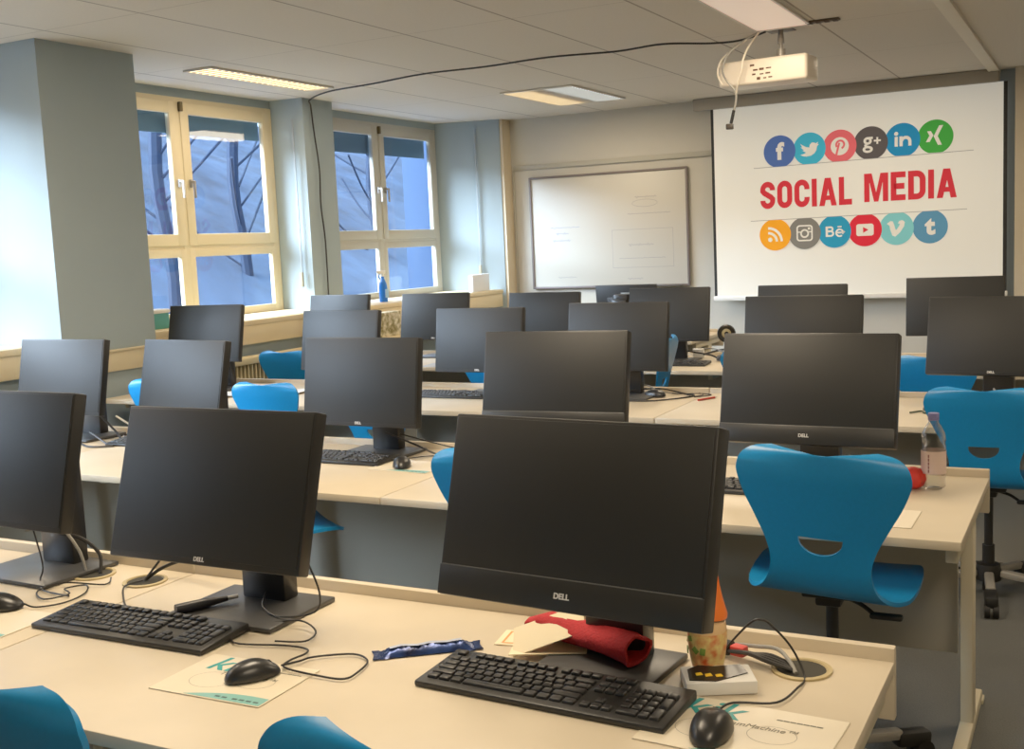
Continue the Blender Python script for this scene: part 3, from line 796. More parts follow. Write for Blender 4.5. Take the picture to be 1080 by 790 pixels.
# cable bundle with red connector into the grommet
cb = thing('cable_bundle', 'bundle of black cables with a red connector entering the right desk grommet', 'cables', (-.55, 2.0, T))
o0 = Matrix.Translation((.55, -2.0, -T))
m = MB()
for k in range(4):
    m.tube([Vector((-.69+.02*k, 2.035, T+.02)), Vector((-.62, 2.02-.006*k, T+.018)), Vector((-.575, 2.005-.008*k, T+.016+.003*k)), Vector((-.535, 1.998-.010*k, T+.02)), Vector((-.49, 1.99-.006*k, T+.008))], .0042, 7, 5)
m.build('black_cable', M_CORD, cb, mtx=o0)
m = MB(); m.tube([(-.66, 2.05, T+.012), (-.58, 2.04, T+.018), (-.53, 2.02, T+.026), (-.50, 1.99, T+.018), (-.482, 1.965, T+.006)], .004, 7, 6); m.build('grey_cable', M_CORDG, cb, mtx=o0)
MB().box((0, 0, 0), (.030, .022, .020), .004, mtx=o0 @ Matrix.Translation((-.598, 2.003, T+.020)) @ Matrix.Rotation(R(-18), 4, 'Z')).build('red_connector', mat('red_plug', (196, 60, 54), .5), cb)
MB().box((0, 0, 0), (.032, .026, .024), .004, mtx=o0 @ Matrix.Translation((-.628, 2.012, T+.020)) @ Matrix.Rotation(R(-18), 4, 'Z')).build('black_plug', M_DARK, cb)
# marker pen on monitor base
mk = thing('marker_pen', 'thick black marker pen lying on the base of the front row flat monitor', 'pen', (-1.785, 1.875, T+.0235), R(62))
MB().cyl((-.085, 0, 0), (-.02, 0, 0), .0118, .0118, n=18).cyl((-.02, 0, 0), (.005, 0, 0), .0118, .0090, n=18).cyl((.005, 0, 0), (.035, 0, 0), .0085, .006).build('barrel', mat('marker_black', (24, 26, 34), .4), mk)
MB().cyl((.035, 0, 0), (.060, 0, 0), .0055, .0045).build('tip', M_SILV, mk)
# cables at the left grommets
def cables(label, origin, runs, r=.003, m=M_CORD, name='cable_bundle'):
    t = thing(name, label, 'cables', origin, 0, 'cables lying on the desks'); inv = Matrix.Translation(-Vector(origin))
    for i, (pts, mm, rr) in enumerate(runs): MB().tube([inv @ Vector(p) for p in pts], rr, 6, 6).build('cable', mm, t)
    return t
cables('black cables rising from the desk grommet behind the left front keyboard', (-2.10, 2.0, T), [
    ([(-2.12, 2.0, Z), (-2.09, 2.03, T+.03), (-2.03, 2.05, T+.05), (-1.93, 2.04, T+.055), (-1.80, 2.03, T+.05)], M_CORD, .0045),
    ([(-2.115, 1.99, Z), (-2.10, 2.05, T+.06), (-2.06, 2.08, T+.12), (-2.0, 2.06, T+.16)], M_CORD, .003),
    ([(-2.12, 1.99, Z), (-2.12, 1.93, T+.008), (-2.05, 1.86, Z), (-1.99, 1.81, Z), (-1.985, 1.795, Z)], M_CORD, .0022)])
cables('cables arching from the base of the left edge monitor into its grommet', (-2.30, 2.0, T), [
    ([(-2.42, 2.0, T+.10), (-2.36, 2.02, T+.085), (-2.30, 2.02, T+.05), (-2.28, 2.0, Z)], M_CORD, .005),
    ([(-2.46, 1.93, T+.12), (-2.37, 1.95, T+.14), (-2.33, 1.98, T+.07), (-2.32, 1.99, Z)], M_CORDG, .004),
    ([(-2.40, 1.9, T+.16), (-2.37, 1.9, T+.05), (-2.36, 1.88, T+.013), (-2.30, 1.84, Z), (-2.20, 1.83, Z)], M_CORD, .0022)])
cables('thin black cable looping down behind the right side of the flat front monitor', (-1.52, 1.9, T), [
    ([(-1.50, 1.86, T+.16), (-1.475, 1.87, T+.08), (-1.50, 1.88, T+.03), (-1.58, 1.86, T+.017), (-1.66, 1.90, T+.018), (-1.70, 1.96, T+.03)], M_CORD, .0022)])
cables('loose cables on the second-row desk behind its middle monitor', (-2.25, 3.62, T), [
    ([(-2.44, 3.56, T+.10), (-2.33, 3.60, T+.05), (-2.22, 3.62, Z), (-2.06, 3.60, Z), (-2.02, 3.5, Z)], M_CORD, .004),
    ([(-2.40, 3.60, T+.09), (-2.25, 3.70, T+.03), (-2.12, 3.72, Z), (-2.05, 3.66, Z)], M_CORD, .003)])
cables('tangle of black and pale cables at the left of the second row', (-3.9, 3.55, T), [
    ([(-4.05, 3.6, T+.14), (-3.95, 3.62, T+.04), (-3.85, 3.58, Z), (-3.78, 3.66, Z), (-3.92, 3.70, T+.012), (-4.0, 3.6, Z)], M_CORD, .005),
    ([(-3.98, 3.66, T+.10), (-3.86, 3.69, T+.03), (-3.72, 3.70, Z), (-3.66, 3.62, Z)], M_WHITE, .0045),
    ([(-4.0, 3.52, T+.05), (-3.88, 3.50, Z), (-3.80, 3.46, Z), (-3.90, 3.42, Z), (-4.05, 3.50, Z)], M_CORD, .0045),
    ([(-3.9, 3.62, T+.018), (-3.78, 3.54, T+.01), (-3.70, 3.60, Z), (-3.80, 3.68, T+.012)], M_CORDG, .004)])
cables('tangled black cables on the third-row desk beside the red pen', (-1.9, 5.35, T), [
    ([(-2.12, 5.30, T+.03), (-2.0, 5.40, T+.03), (-1.88, 5.42, Z), (-1.80, 5.36, Z), (-1.83, 5.26, Z), (-1.95, 5.14, Z), (-2.1, 5.12, Z)], M_CORD, .004),
    ([(-2.2, 5.42, T+.03), (-2.05, 5.45, T+.02), (-1.92, 5.36, T+.012), (-1.78, 5.42, Z), (-1.72, 5.38, Z), (-1.78, 5.30, Z)], M_CORD, .003),
    ([(-2.15, 5.36, T+.045), (-2.05, 5.36, T+.05), (-1.96, 5.30, T+.03), (-1.90, 5.40, Z)], M_CORDG, .004)])
cables('pale cable lying on the third-row desk above its keyboard', (-3.0, 5.3, T), [
    ([(-3.2, 5.26, Z), (-3.12, 5.34, Z), (-2.98, 5.28, Z), (-2.84, 5.33, Z), (-2.74, 5.30, Z)], M_CORD, .003),
    ([(-3.0, 5.36, Z), (-2.9, 5.33, T+.012), (-2.8, 5.40, Z), (-2.7, 5.38, Z)], M_WHITE, .004)])
cables('tangle of dark cables on the fourth-row desk below the round speaker', (-2.2, 7.0, T), [
    ([(-2.42, 6.98, T+.06), (-2.32, 7.0, T+.04), (-2.22, 6.96, T+.03), (-2.14, 6.92, Z), (-2.10, 6.86, Z)], M_CORD, .006),
    ([(-2.36, 7.05, T+.05), (-2.25, 7.08, T+.06), (-2.17, 7.02, T+.05), (-2.09, 6.98, T+.02), (-2.05, 6.95, Z)], M_CORDG, .005),
    ([(-2.28, 6.99, T+.03), (-2.20, 7.05, T+.05), (-2.13, 7.07, T+.06), (-2.08, 7.05, T+.07)], M_CORD, .007)])
cables('curly cable on the third row behind the water bottle', (-.7, 5.1, T), [
    ([(-.72, 5.0, Z), (-.68, 5.05, Z), (-.66, 5.0, Z), (-.62, 5.03, Z), (-.58, 5.10, Z)], mat('green_cord', (60, 70, 48), .6), .004)])
cables('thin dark cables beneath the second-row all-in-one monitor', (-.9, 3.55, T), [
    ([(-1.05, 3.50, Z), (-.98, 3.56, Z), (-.92, 3.52, Z), (-.86, 3.58, Z), (-.80, 3.56, T+.02)], M_CORD, .003),
    ([(-.84, 3.55, T+.10), (-.80, 3.6, T+.06), (-.74, 3.56, T+.05), (-.70, 3.60, T+.09)], M_CORDG, .003)])
cables('grey cable hanging at the stand of the third-row right monitor', (-.33, 5.1, T), [
    ([(-.40, 5.12, T+.10), (-.37, 5.10, T+.06), (-.33, 5.09, T+.05), (-.29, 5.13, T+.10)], M_CORDG, .004)])

# ------------------------------------------------------------------ things on the second row
wb_ = thing('water_bottle', 'clear plastic water bottle with violet cap and pale label on the second-row desk', 'bottle', (-.448, 3.585, T+.0005), R(30))
def m_pet():
    m = bpy.data.materials.new('clear_pet'); m.use_nodes = True; nt = m.node_tree; nt.nodes.remove(nt.nodes['Principled BSDF'])
    t = nt.nodes.new('ShaderNodeBsdfTransparent'); t.inputs[0].default_value = (.86, .87, .86, 1)
    g = nt.nodes.new('ShaderNodeBsdfGlossy'); g.inputs['Roughness'].default_value = .08; g.inputs[0].default_value = (.9, .9, .92, 1)
    lw = nt.nodes.new('ShaderNodeLayerWeight'); lw.inputs[0].default_value = .35
    mx = nt.nodes.new('ShaderNodeMixShader'); nt.links.new(lw.outputs['Facing'], mx.inputs[0]); nt.links.new(t.outputs[0], mx.inputs[1]); nt.links.new(g.outputs[0], mx.inputs[2])
    nt.links.new(mx.outputs[0], nt.nodes['Material Output'].inputs[0]); return m
MB().lathe([(0, .004), (.028, 0), (.035, .008), (.0335, .03), (.036, .04), (.036, .13), (.034, .14), (.036, .15), (.033, .172), (.022, .193), (.015, .203), (.014, .214)], 32).build('bottle_body', m_pet(), wb_)
MB().lathe([(.0366, .048), (.0366, .118)], 32).build('paper_label', mat('pale_label', (232, 206, 196), .5), wb_)
lb = MB()
for k in range(5): lb.box((0, 0, 0), (.004, .0006, .009), 0, mtx=Matrix.Rotation(R(-46), 4, 'Z') @ Matrix.Translation((0, -.0369, .058+.0115*k)))
lb.build('label_print', mat('label_print', (150, 90, 90), .5), wb_)
MB().lathe([(0, .232), (.0155, .232), (.0165, .229), (.0165, .212), (.015, .210)], 24).build('cap', mat('violet_cap', (136, 134, 196), .45), wb_)
rb = MB(); rb.lathe([(0, 0), (.018, .001), (.030, .010), (.036, .028), (.033, .046), (.022, .060), (.008, .066), (0, .067)], 22)
for v in rb.bm.verts:
    a = math.atan2(v.co.y, v.co.x); k = 1+.10*math.sin(5*a); v.co.x *= k; v.co.y *= k
ro = rb.build('crumpled_ball', mat('red_ball', (226, 52, 40), .5)); ro.location = (-.505, 3.565, T+.0005); tag(ro, 'small lumpy red ball beside the water bottle', 'ball')
# third row
rpn = thing('ballpoint_pen', 'red ballpoint pen on the third-row desk near the cables', 'pen', (-1.70, 5.26, T+.0055), R(64))
MB().cyl((-.065, 0, 0), (.05, 0, 0), .005, n=14).build('barrel', mat('red_pen', (178, 52, 34), .4), rpn)
MB().cyl((.05, 0, 0), (.068, 0, 0), .004, .001, n=12).build('tip', M_SILV, rpn)
PAP = [(-4.62, 5.30, 12, 'white paper sheet at the back left of the third-row desk, topmost of a fan', 0), (-4.40, 5.20, -14, 'white paper sheet beneath a pencil on the third-row desk', 1), (-4.50, 4.98, 25, 'white paper sheet at the front left of the third-row papers', 2), (-4.20, 5.12, 5, 'white paper sheet at the right of the third-row papers', 3), (-4.55, 4.82, -6, 'white paper sheet nearest the blue chair on the third-row desk', 4)]
for x, y, r_, lab, k in PAP:
    p = MB(); nn = 10; G = []
    for i in range(nn+1):
        rr = []
        for j in range(7):
            u = i/nn-.5; v = j/6-.5; rr.append(p.bm.verts.new((u*.297, v*.21, .0012+.010*max(0, u)**2*(1+v)*2)))
        G.append(rr)
    for i in range(nn):
        for j in range(6): p.bm.faces.new([G[i][j], G[i+1][j], G[i+1][j+1], G[i][j+1]])
    o = p.build('paper_sheet', M_PAPER); o.location = (x, y, T+.001+.0016*k); o.rotation_euler = (0, 0, R(r_)); tag(o, lab, 'paper', 'loose papers on the third-row desk')
pc = MB(); pc.cyl((-.085, 0, 0), (.075, 0, 0), .0038, n=6).cyl((.075, 0, 0), (.09, 0, 0), .0038, .0005, n=6)
po = pc.build('pencil', mat('pencil_brown', (150, 120, 84), .5)); po.location = (-4.35, 5.16, T+.0135); po.rotation_euler = (0, 0, R(35)); tag(po, 'brown pencil lying on the third-row papers', 'pencil')
# fourth row: speaker, white box, papers
sk = thing('desk_speaker', 'small round black speaker standing on the fourth-row desk', 'speaker', (-2.135, 7.02, T+.0005), R(25))
MB().lathe([(0, 0), (.045, 0), (.046, .008), (.02, .016), (.012, .03), (.012, .115), (0, .115)], 24).build('stand', M_BLK, sk)
sp_m = Matrix.Translation((0, 0, .165)) @ Matrix.Rotation(R(90), 4, 'X')
MB().lathe([(0, -.05), (.03, -.045), (.05, -.02), (.058, .01), (.058, .03), (.050, .036), (.040, .030), (.030, .020), (0, .020)], 28, sp_m).build('housing', M_BLK2, sk)
MB().lathe([(.030, .0215), (.020, .0275), (.014, .0295), (.013, .028)], 24, sp_m).build('cone_ring', mat('cone_beige', (170, 160, 126), .5), sk)
sbx = MB(); sbx.box((0, 0, .03), (.07, .06, .06), .004); so = sbx.build('white_box', M_WHITE); so.location = (-2.33, 7.05, T+.0005); so.rotation_euler = (0, 0, R(10)); tag(so, 'small white box among cables on the fourth-row desk', 'box')
pc4 = thing('picture_pack', 'white packet with dark purple print on the fourth-row desk under a monitor', 'packet', (-3.90, 6.78, T+.0005), R(8))
MB().box((0, 0, .055), (.15, .05, .11), .004).build('carton', mat('cream_white', (228, 216, 196), .6), pc4)
MB().box((-.01, -.0262, .05), (.05, .002, .035), .0005).box((-.055, -.0262, .045), (.02, .002, .03), .0005).build('dark_print', mat('purple_print', (44, 24, 44), .5), pc4)
for k, (x, y, r_) in enumerate(((-3.93, 6.50, 6), (-5.13, 6.55, 14))):
    p = MB().box((0, 0, .001), (.297, .21, .0015), .0003); o = p.build('paper_sheet', M_PAPER if k else mat('grey_paper', (176, 180, 184), .8)); o['group'] = 'single sheets on the fourth-row desks'; o.location = (x, y, T+.0008); o.rotation_euler = (0, 0, R(r_))
    tag(o, ('grey paper sheet on the fourth-row desk before the purple printed packet', 'white paper sheet on the fourth-row desk left of the dark blue chair')[k], 'paper')

# ------------------------------------------------------------------ window side things
rd = thing('radiator', 'cream finned radiator under the near window', 'radiator', (-5.40, 6.3, .12))
f = MB()
for i in range(48): f.box((0, -.95+.04*i, .33), (.05, .012, .60), .004, 1)
f.build('fin', mat('radiator_cream', (206, 192, 152), .5), rd)
MB().box((0, 0, .655), (.11, 1.95, .05), .008).build('top_cover', mat('radiator_cream', (0, 0, 0)), rd)
for s in (-1, 1): MB().box((0, s*.9, -.04), (.05, .04, .16), .004).build('foot', M_METAL, rd)
rv = MB(); rv.cyl((0, 0, 0), (.06, 0, 0), .022, n=20).cyl((.06, 0, 0), (.075, 0, 0), .018, .012, n=20)
ro = rv.build('round_knob', mat('knob_brown', (170, 130, 70), .5)); ro.location = (-5.438, 6.02, .955); tag(ro, 'small round brown knob on the cream ledge under the near window', 'knob')
sp = thing('spray_bottle', 'blue spray cleaner bottle with white trigger on the window sill', 'bottle', (-5.62, 8.30, 1.0555), R(-10))
MB().lathe([(0, 0), (.040, 0), (.043, .006), (.043, .13), (.036, .165), (.022, .195), (.015, .21), (.015, .225)], 26, Matrix.Diagonal((1.0, .75, 1, 1))).build('bottle_body', mat('spray_blue', (18, 112, 214), .3), sp)
MB().box((.0445, 0, .075), (.003, .042, .075), .001).build('label', mat('spray_label', (150, 190, 226), .5), sp)
h = MB(); h.cyl((0, 0, .225), (0, 0, .245), .016, n=18).box((0, -.012, .262), (.026, .085, .030), .006).cyl((0, -.052, .266), (0, -.068, .266), .009, n=14); h.build('spray_head', M_WHITE, sp)
tr_ = MB(); tr_.tube([(0, -.035, .25), (0, -.045, .225), (0, -.035, .20)], .006, 8, 5); tr_.build('trigger', mat('spray_blue', (0, 0, 0)), sp)
tb = thing('storage_box', 'teal box with a white lid on the sill beside the column', 'box', (-5.66, 5.50, 1.0555), 0)
MB().box((0, 0, .055), (.20, .30, .11), .012).build('box_body', mat('teal_box', (70, 150, 146), .5), tb)
MB().box((0, 0, .119), (.21, .31, .026), .008).build('lid', M_WHITE, tb)
wp = MB(); wp.box((0, 0, .085), (.05, .46, .17), .008); wo = wp.build('white_jamb_slab', mat('slab_white', (226, 228, 232), .7)); wo.location = (-5.52, 9.86, 1.0555); wo.rotation_euler = (0, 0, R(8)); tag(wo, 'added flat white slab on the sill for the bright lower jamb in the far corner', 'box')  # added slab standing in for the brightness of the lower jamb
fd = thing('colour_folder', 'cream and olive patterned leaflet stack standing below the far window', 'leaflets', (-5.30, 7.85, .72+.0), 0)
MB().box((0, 0, .10), (.10, .34, .20), .004).build('stack', mat('cream_stack', (224, 214, 186), .7, nscale=26, rgb2=(128, 116, 60)), fd)
fd.location = (-5.27, 7.78, .80)
sh = thing('low_shelf', 'low cream shelf board on brackets under the far window', 'shelf', (-5.30, 8.2, 0))
MB().box((0, 0, .785), (.26, 1.7, .028), .003).build('board', M_SILL, sh)
for s in (-1, 1): MB().box((-.02, s*.7, .386), (.20, .03, .77), .003).build('side_panel', M_SILL, sh)
rdv = thing('red_case', 'small red case at the left edge below the window ledge', 'case', (-4.90, 3.72, T+.0005), 0)
MB().box((0, 0, .03), (.16, .10, .055), .012).build('case_body', mat('case_red', (214, 44, 60), .45), rdv)
MB().tube([(-.03, 0, .055), (-.03, 0, .072), (.03, 0, .072), (.03, 0, .055)], .005, 8, 3).build('case_handle', mat('case_red', (0, 0, 0)), rdv)

# blind straps on the jambs
for x, y, z0, z1, lab in ((-5.66, 10.155, 1.15, 2.68, 'thin blind strap with a grey winder on the jamb right of the far window'), (-5.84, 7.455, 1.2, 2.60, 'thin blind strap with a winder on the jamb right of the near window')):
    t = thing('blind_strap', lab, 'blind strap', (x, y, z0), 0, 'blind straps on the window jambs')
    MB().box((0, 0, (z1-z0)/2+.05), (.018, .006, z1-z0-.1)).build('strap', mat('strap_grey', (150, 158, 160), .7), t)
    MB().box((0, -.008, .10), (.035, .022, .12), .005).build('winder', mat('winder_tan', (150, 144, 120), .6), t)

# ------------------------------------------------------------------ whiteboard and rail
wt = thing('whiteboard', 'white writing board with thin dark frame on the front wall', 'whiteboard', (-4.34, YF-.02, 1.05))
w, hh = 1.66, 1.11
MB().box((0, 0, hh/2), (w, .016, hh), .002).build('board', mat('board_white', (192, 188, 176), .45), wt)
fr = MB()
for s in (-1, 1): fr.box((s*w/2, -.006, hh/2), (.022, .03, hh+.02), .003)
fr.box((0, -.006, hh), (w, .03, .022), .003).box((0, -.006, 0), (w, .03, .022), .003); fr.build('frame', mat('board_frame', (110, 100, 96), .5), wt)
MB().box((.55, -.035, -.004), (.45, .06, .014), .003).build('marker_tray', mat('tray_dark', (70, 66, 60), .5), wt)
MK = mat('faint_ink', (150, 148, 150), .6); MK2 = mat('faint_blue_ink', (128, 142, 170), .6)
s = MB(); V = Matrix.Translation((0, -.0085, 0)) @ Matrix.Rotation(PI/2, 4, 'X')
def scrib(mb, x0, x1, z, amp, n):
    mb.stroke([(x0+(x1-x0)*i/n, z+amp*math.sin(i*2.4)*(.6+.4*math.sin(i*.7))) for i in range(n+1)], .004, .0006, V)
scrib(s, -.62, -.30, .60, .006, 14); scrib(s, -.56, -.42, .54, .012, 16); scrib(s, -.60, -.40, .47, .012, 22)
s.build('blue_writing', MK2, wt)
s = MB()
s.stroke([(.40+.13*math.cos(2*PI*k/26), .80+.035*math.sin(2*PI*k/26)) for k in range(26)], .003, .0006, V, closed=True)
scrib(s, .30, .52, .86, .010, 20); scrib(s, .22, .66, .70, .006, 30)
s.stroke([(.05, .18), (.05, .55), (.68, .55), (.68, .18)], .003, .0006, V, closed=True)
scrib(s, .22, .48, .40, .014, 24); scrib(s, -.55, -.35, .10, .010, 16); scrib(s, .20, .36, .07, .008, 12); scrib(s, .12, .6, .27, .003, 20)
s.build('grey_writing', MK, wt)
rl = MB(); rl.box((-4.28, YF-.012, 2.275), (2.16, .024, .05), .004).box((-5.36, YF-.012, 1.6), (.012, .02, 1.3), .003)
tag(rl.build('wall_rail', mat('rail_grey', (168, 164, 150), .6)), 'thin grey mounting rail on the wall above the whiteboard', 'rail')
hk = MB(); hk.box((0, 0, 0), (.03, .03, .07), .006); ho = hk.build('rail_hook', M_GREY); ho.location = (-3.22, YF-.04, 2.285); tag(ho, 'small grey hook at the right end of the whiteboard rail', 'hook')

# ------------------------------------------------------------------ projection screen
SY = 10.30; EM = .22
scr = thing('projection_screen', 'pulled-down projection screen showing social media icons and red title', 'projection screen', (-1.97, SY, .90))
SX, SZ = -1.97, .90
def sc(x, z, d=0.0): return Matrix.Translation((x-SX, -.002-d, z-SZ)) @ Matrix.Rotation(PI/2, 4, 'X')
def em(name, rgb, e=EM):
    return mat('proj_'+name, rgb, .8, emit=e, spec=.1)  # emission puts the projector's light into the screen colours
MB().box(((-3.205-.735)/2-SX, 0, (2.66+.93)/2-SZ), (2.47, .003, 1.73)).build('screen_cloth', em('white', (226, 224, 214), .26), scr)
MB().box((-3.217-SX, -.001, 1.785-SZ), (.026, .004, 1.75)).build('black_border', M_DARK, scr); MB().box((-.723-SX, -.001, 1.785-SZ), (.030, .004, 1.75)).build('black_border', M_DARK, scr)
MB().box((-1.97-SX, 0, .915-SZ), (2.54, .03, .045), .008).build('bottom_bar', M_WHITE, scr)
hs = MB(); hs.box((-2.08-SX, .01, 2.712-SZ), (2.62, .10, .107), .012); hs.build('casing', mat('casing_grey', (158, 150, 136), .5), scr)
RC = .1435
def disc(x, z, clip, up, d):
    """disc polygon clipped by a horizontal line"""
    P = []
    for k in range(72):
        a = 2*PI*k/72; px, pz = RC*math.cos(a), RC*math.sin(a)
        if up: pz = max(pz, clip-z)
        else: pz = min(pz, clip-z)
        P.append((px, pz))
    out = []
    for p in P:
        if not out or (abs(p[0]-out[-1][0])+abs(p[1]-out[-1][1])) > 1e-5: out.append(p)
    return out
def icon(x, z, clip, up, rgb, k, name):
    d = .0022+.0012*(6-k)
    o = MB().prism(disc(x, z, clip, up, d), .0006, sc(x, z, d)).build('icon_disc', em(name, rgb), scr)
    return o, d+.0009
EW = em('glyph', (226, 222, 212))
def ring(cx, cz, r, w, a0=0, a1=360, n=40):
    return [(cx+r*math.cos(R(a0+(a1-a0)*i/n)), cz+r*math.sin(R(a0+(a1-a0)*i/n))) for i in range(n+1)]
top = [(-2.594, 2.231, (75, 103, 168), 'indigo'), (-2.327, 2.234, (62, 172, 205), 'sky'), (-2.062, 2.237, (222, 98, 105), 'coral'), (-1.798, 2.243, (85, 80, 80), 'charcoal'), (-1.534, 2.248, (38, 132, 185), 'azure'), (-1.268, 2.254, (65, 160, 65), 'green')]
bot = [(-2.646, 1.488, (240, 158, 40), 'amber'), (-2.380, 1.491, (120, 118, 112), 'grey'), (-2.115, 1.494, (45, 145, 185), 'blue'), (-1.853, 1.496, (212, 45, 60), 'red'), (-1.588, 1.498, (120, 195, 200), 'aqua'), (-1.312, 1.500, (85, 140, 175), 'steel')]
def glyph_text(s, x, z, size, d, parent, off=.004, sx=1.0):
    text_part('icon_symbol', s, size, EW, parent, sc(x, z, d), extrude=.0003, offset=off, sx=sx)
for k, (x, z, c, n) in enumerate(top):
    clip = 2.098+.014*k/3
    o, d = icon(x, z, clip, True, c, k, n)
    if k == 0: glyph_text('f', x, z-.005, .20, d, o, .009)
    if k == 1:
        B = [(-.080, -.048), (-.045, -.040), (-.030, -.030), (-.062, -.012), (-.048, -.010), (-.078, .020), (-.062, .016), (-.080, .050), (-.066, .040), (-.030, .018), (.0, .012), (.004, .036), (.022, .054), (.044, .052), (.056, .044), (.080, .056), (.070, .038), (.084, .036), (.068, .018), (.062, -.014), (.044, -.042), (.014, -.060), (-.026, -.066), (-.058, -.060)]
        MB().prism(B, .0004, sc(x, z, d)).build('icon_symbol', EW, o)
    if k == 2:
        MB().prism([(.078*math.cos(2*PI*i/40), .078*math.sin(2*PI*i/40)) for i in range(40)], .0004, sc(x, z, d)).build('icon_symbol', EW, o)
        m = MB(); m.stroke([(-.030, -.072), (-.004, .030)], .018, .0004, sc(x, z, d+.0006)); m.stroke(ring(.004, .014, .034, 0, 215, -70, 30), .017, .0004, sc(x, z, d+.0006))
        m.build('icon_letter', em('coral', c), o)
    if k == 3: glyph_text('g', x-.025, z+.022, .19, d, o, .003); glyph_text('+', x+.055, z+.012, .11, d, o, .003)
    if k == 4:
        m = MB(); m.stroke([(-.052, -.052), (-.052, .030)], .026, .0004, sc(x, z, d)); m.prism([(-.052+.017*math.cos(2*PI*i/20), .056+.017*math.sin(2*PI*i/20)) for i in range(20)], .0004, sc(x, z, d))
        m.stroke([(-.012, -.052), (-.012, .032)], .026, .0004, sc(x, z, d)); m.stroke([(-.012, -.01)]+ring(.026, -.014, .034, 0, 150, 0, 12)+[(.060, -.052)], .026, .0004, sc(x, z, d)); m.build('icon_symbol', EW, o)
    if k == 5:
        m = MB(); m.prism([(.030, .092), (.062, .092), (.018, .005), (.052, -.070), (.020, -.070), (-.014, .005)], .0004, sc(x, z, d))
        m.prism([(-.066, .050), (-.036, .050), (-.016, .014), (-.046, -.040), (-.076, -.040), (-.048, .012)], .0004, sc(x, z, d)); m.build('icon_symbol', EW, o)
for k, (x, z, c, n) in enumerate(bot):
    clip = 1.621+.006*k/3
    o, d = icon(x, z, clip, False, c, k, n)
    if k == 0:
        m = MB(); m.prism([(-.046+.020*math.cos(2*PI*i/24), -.044+.020*math.sin(2*PI*i/24)) for i in range(24)], .0004, sc(x, z, d))
        m.stroke(ring(-.064, -.062, .078, 0, 0, 90, 18), .022, .0004, sc(x, z, d)); m.stroke(ring(-.064, -.062, .122, 0, 0, 90, 24), .022, .0004, sc(x, z, d)); m.build('icon_symbol', EW, o)
    if k == 1:
        m = MB(); rr = []
        for q, (a, b) in enumerate(((1, 1), (-1, 1), (-1, -1), (1, -1))):
            rr += [(a*.044+.022*math.cos(R(90*q+t)), b*.044+.022*math.sin(R(90*q+t))) for t in range(0, 91, 15)]
        m.stroke(rr, .013, .0004, sc(x, z, d), closed=True); m.stroke(ring(0, -.004, .032, 0, 0, 360, 32)[:-1], .015, .0004, sc(x, z, d), closed=True)
        m.box((x-SX+.040, -.002-d-.0004, z-SZ+.040), (.020, .0004, .020)); m.stroke([(-.062, .010), (-.03, .010)], .010, .0004, sc(x, z, d)); m.stroke([(.03, .010), (.062, .010)], .010, .0004, sc(x, z, d)); m.build('icon_symbol', EW, o)
    if k == 2:
        m = MB(); q = sc(x, z, d)
        m.stroke([(-.068, -.046), (-.068, .046)], .020, .0004, q)
        m.stroke([(-.068, .038), (-.036, .038)]+ring(-.034, .021, .017, 0, 90, -90, 10)+[(-.068, .004)], .016, .0004, q)
        m.stroke([(-.068, .002), (-.034, .002)]+ring(-.032, -.018, .020, 0, 90, -90, 10)+[(-.068, -.038)], .016, .0004, q)
        m.stroke([(.014, -.012), (.076, -.012)]+ring(.044, -.014, .030, 0, 0, 310, 26), .015, .0004, q)
        m.stroke([(.026, .040), (.062, .040)], .012, .0004, q); m.build('icon_symbol', EW, o)
    if k == 3:
        rr = []
        for q, (a, b) in enumerate(((1, 1), (-1, 1), (-1, -1), (1, -1))):
            rr += [(a*.054+.020*math.cos(R(90*q+t)), b*.032+.020*math.sin(R(90*q+t))) for t in range(0, 91, 15)]
        MB().prism(rr, .0004, sc(x, z, d)).build('icon_symbol', EW, o)
        MB().prism([(-.016, .026), (.030, 0), (-.016, -.026)], .0004, sc(x, z, d+.0006)).build('icon_triangle', em('red', c), o)
    if k == 4:
        MB().prism([(-.080, .042), (-.050, .064), (-.030, .060), (-.018, .030), (-.008, -.010), (0, -.014), (.024, .022), (.028, .038), (.012, .040), (.024, .062), (.050, .068), (.070, .052), (.064, .016), (.030, -.036), (-.010, -.072), (-.034, -.062), (-.052, -.010), (-.058, .026), (-.066, .030)], .0004, sc(x, z, d)).build('icon_symbol', EW, o)
    if k == 5: glyph_text('t', x, z, .20, d, o, .010)
ln = MB()
ln.stroke([(-2.835, 2.097), (-.966, 2.120)], .0055, .0004, sc(0, 0, .0010)); ln.stroke([(-2.872, 1.620), (-1.017, 1.634)], .0055, .0004, sc(0, 0, .0010))
ln.build('divider_line', em('line', (160, 156, 150)), scr)
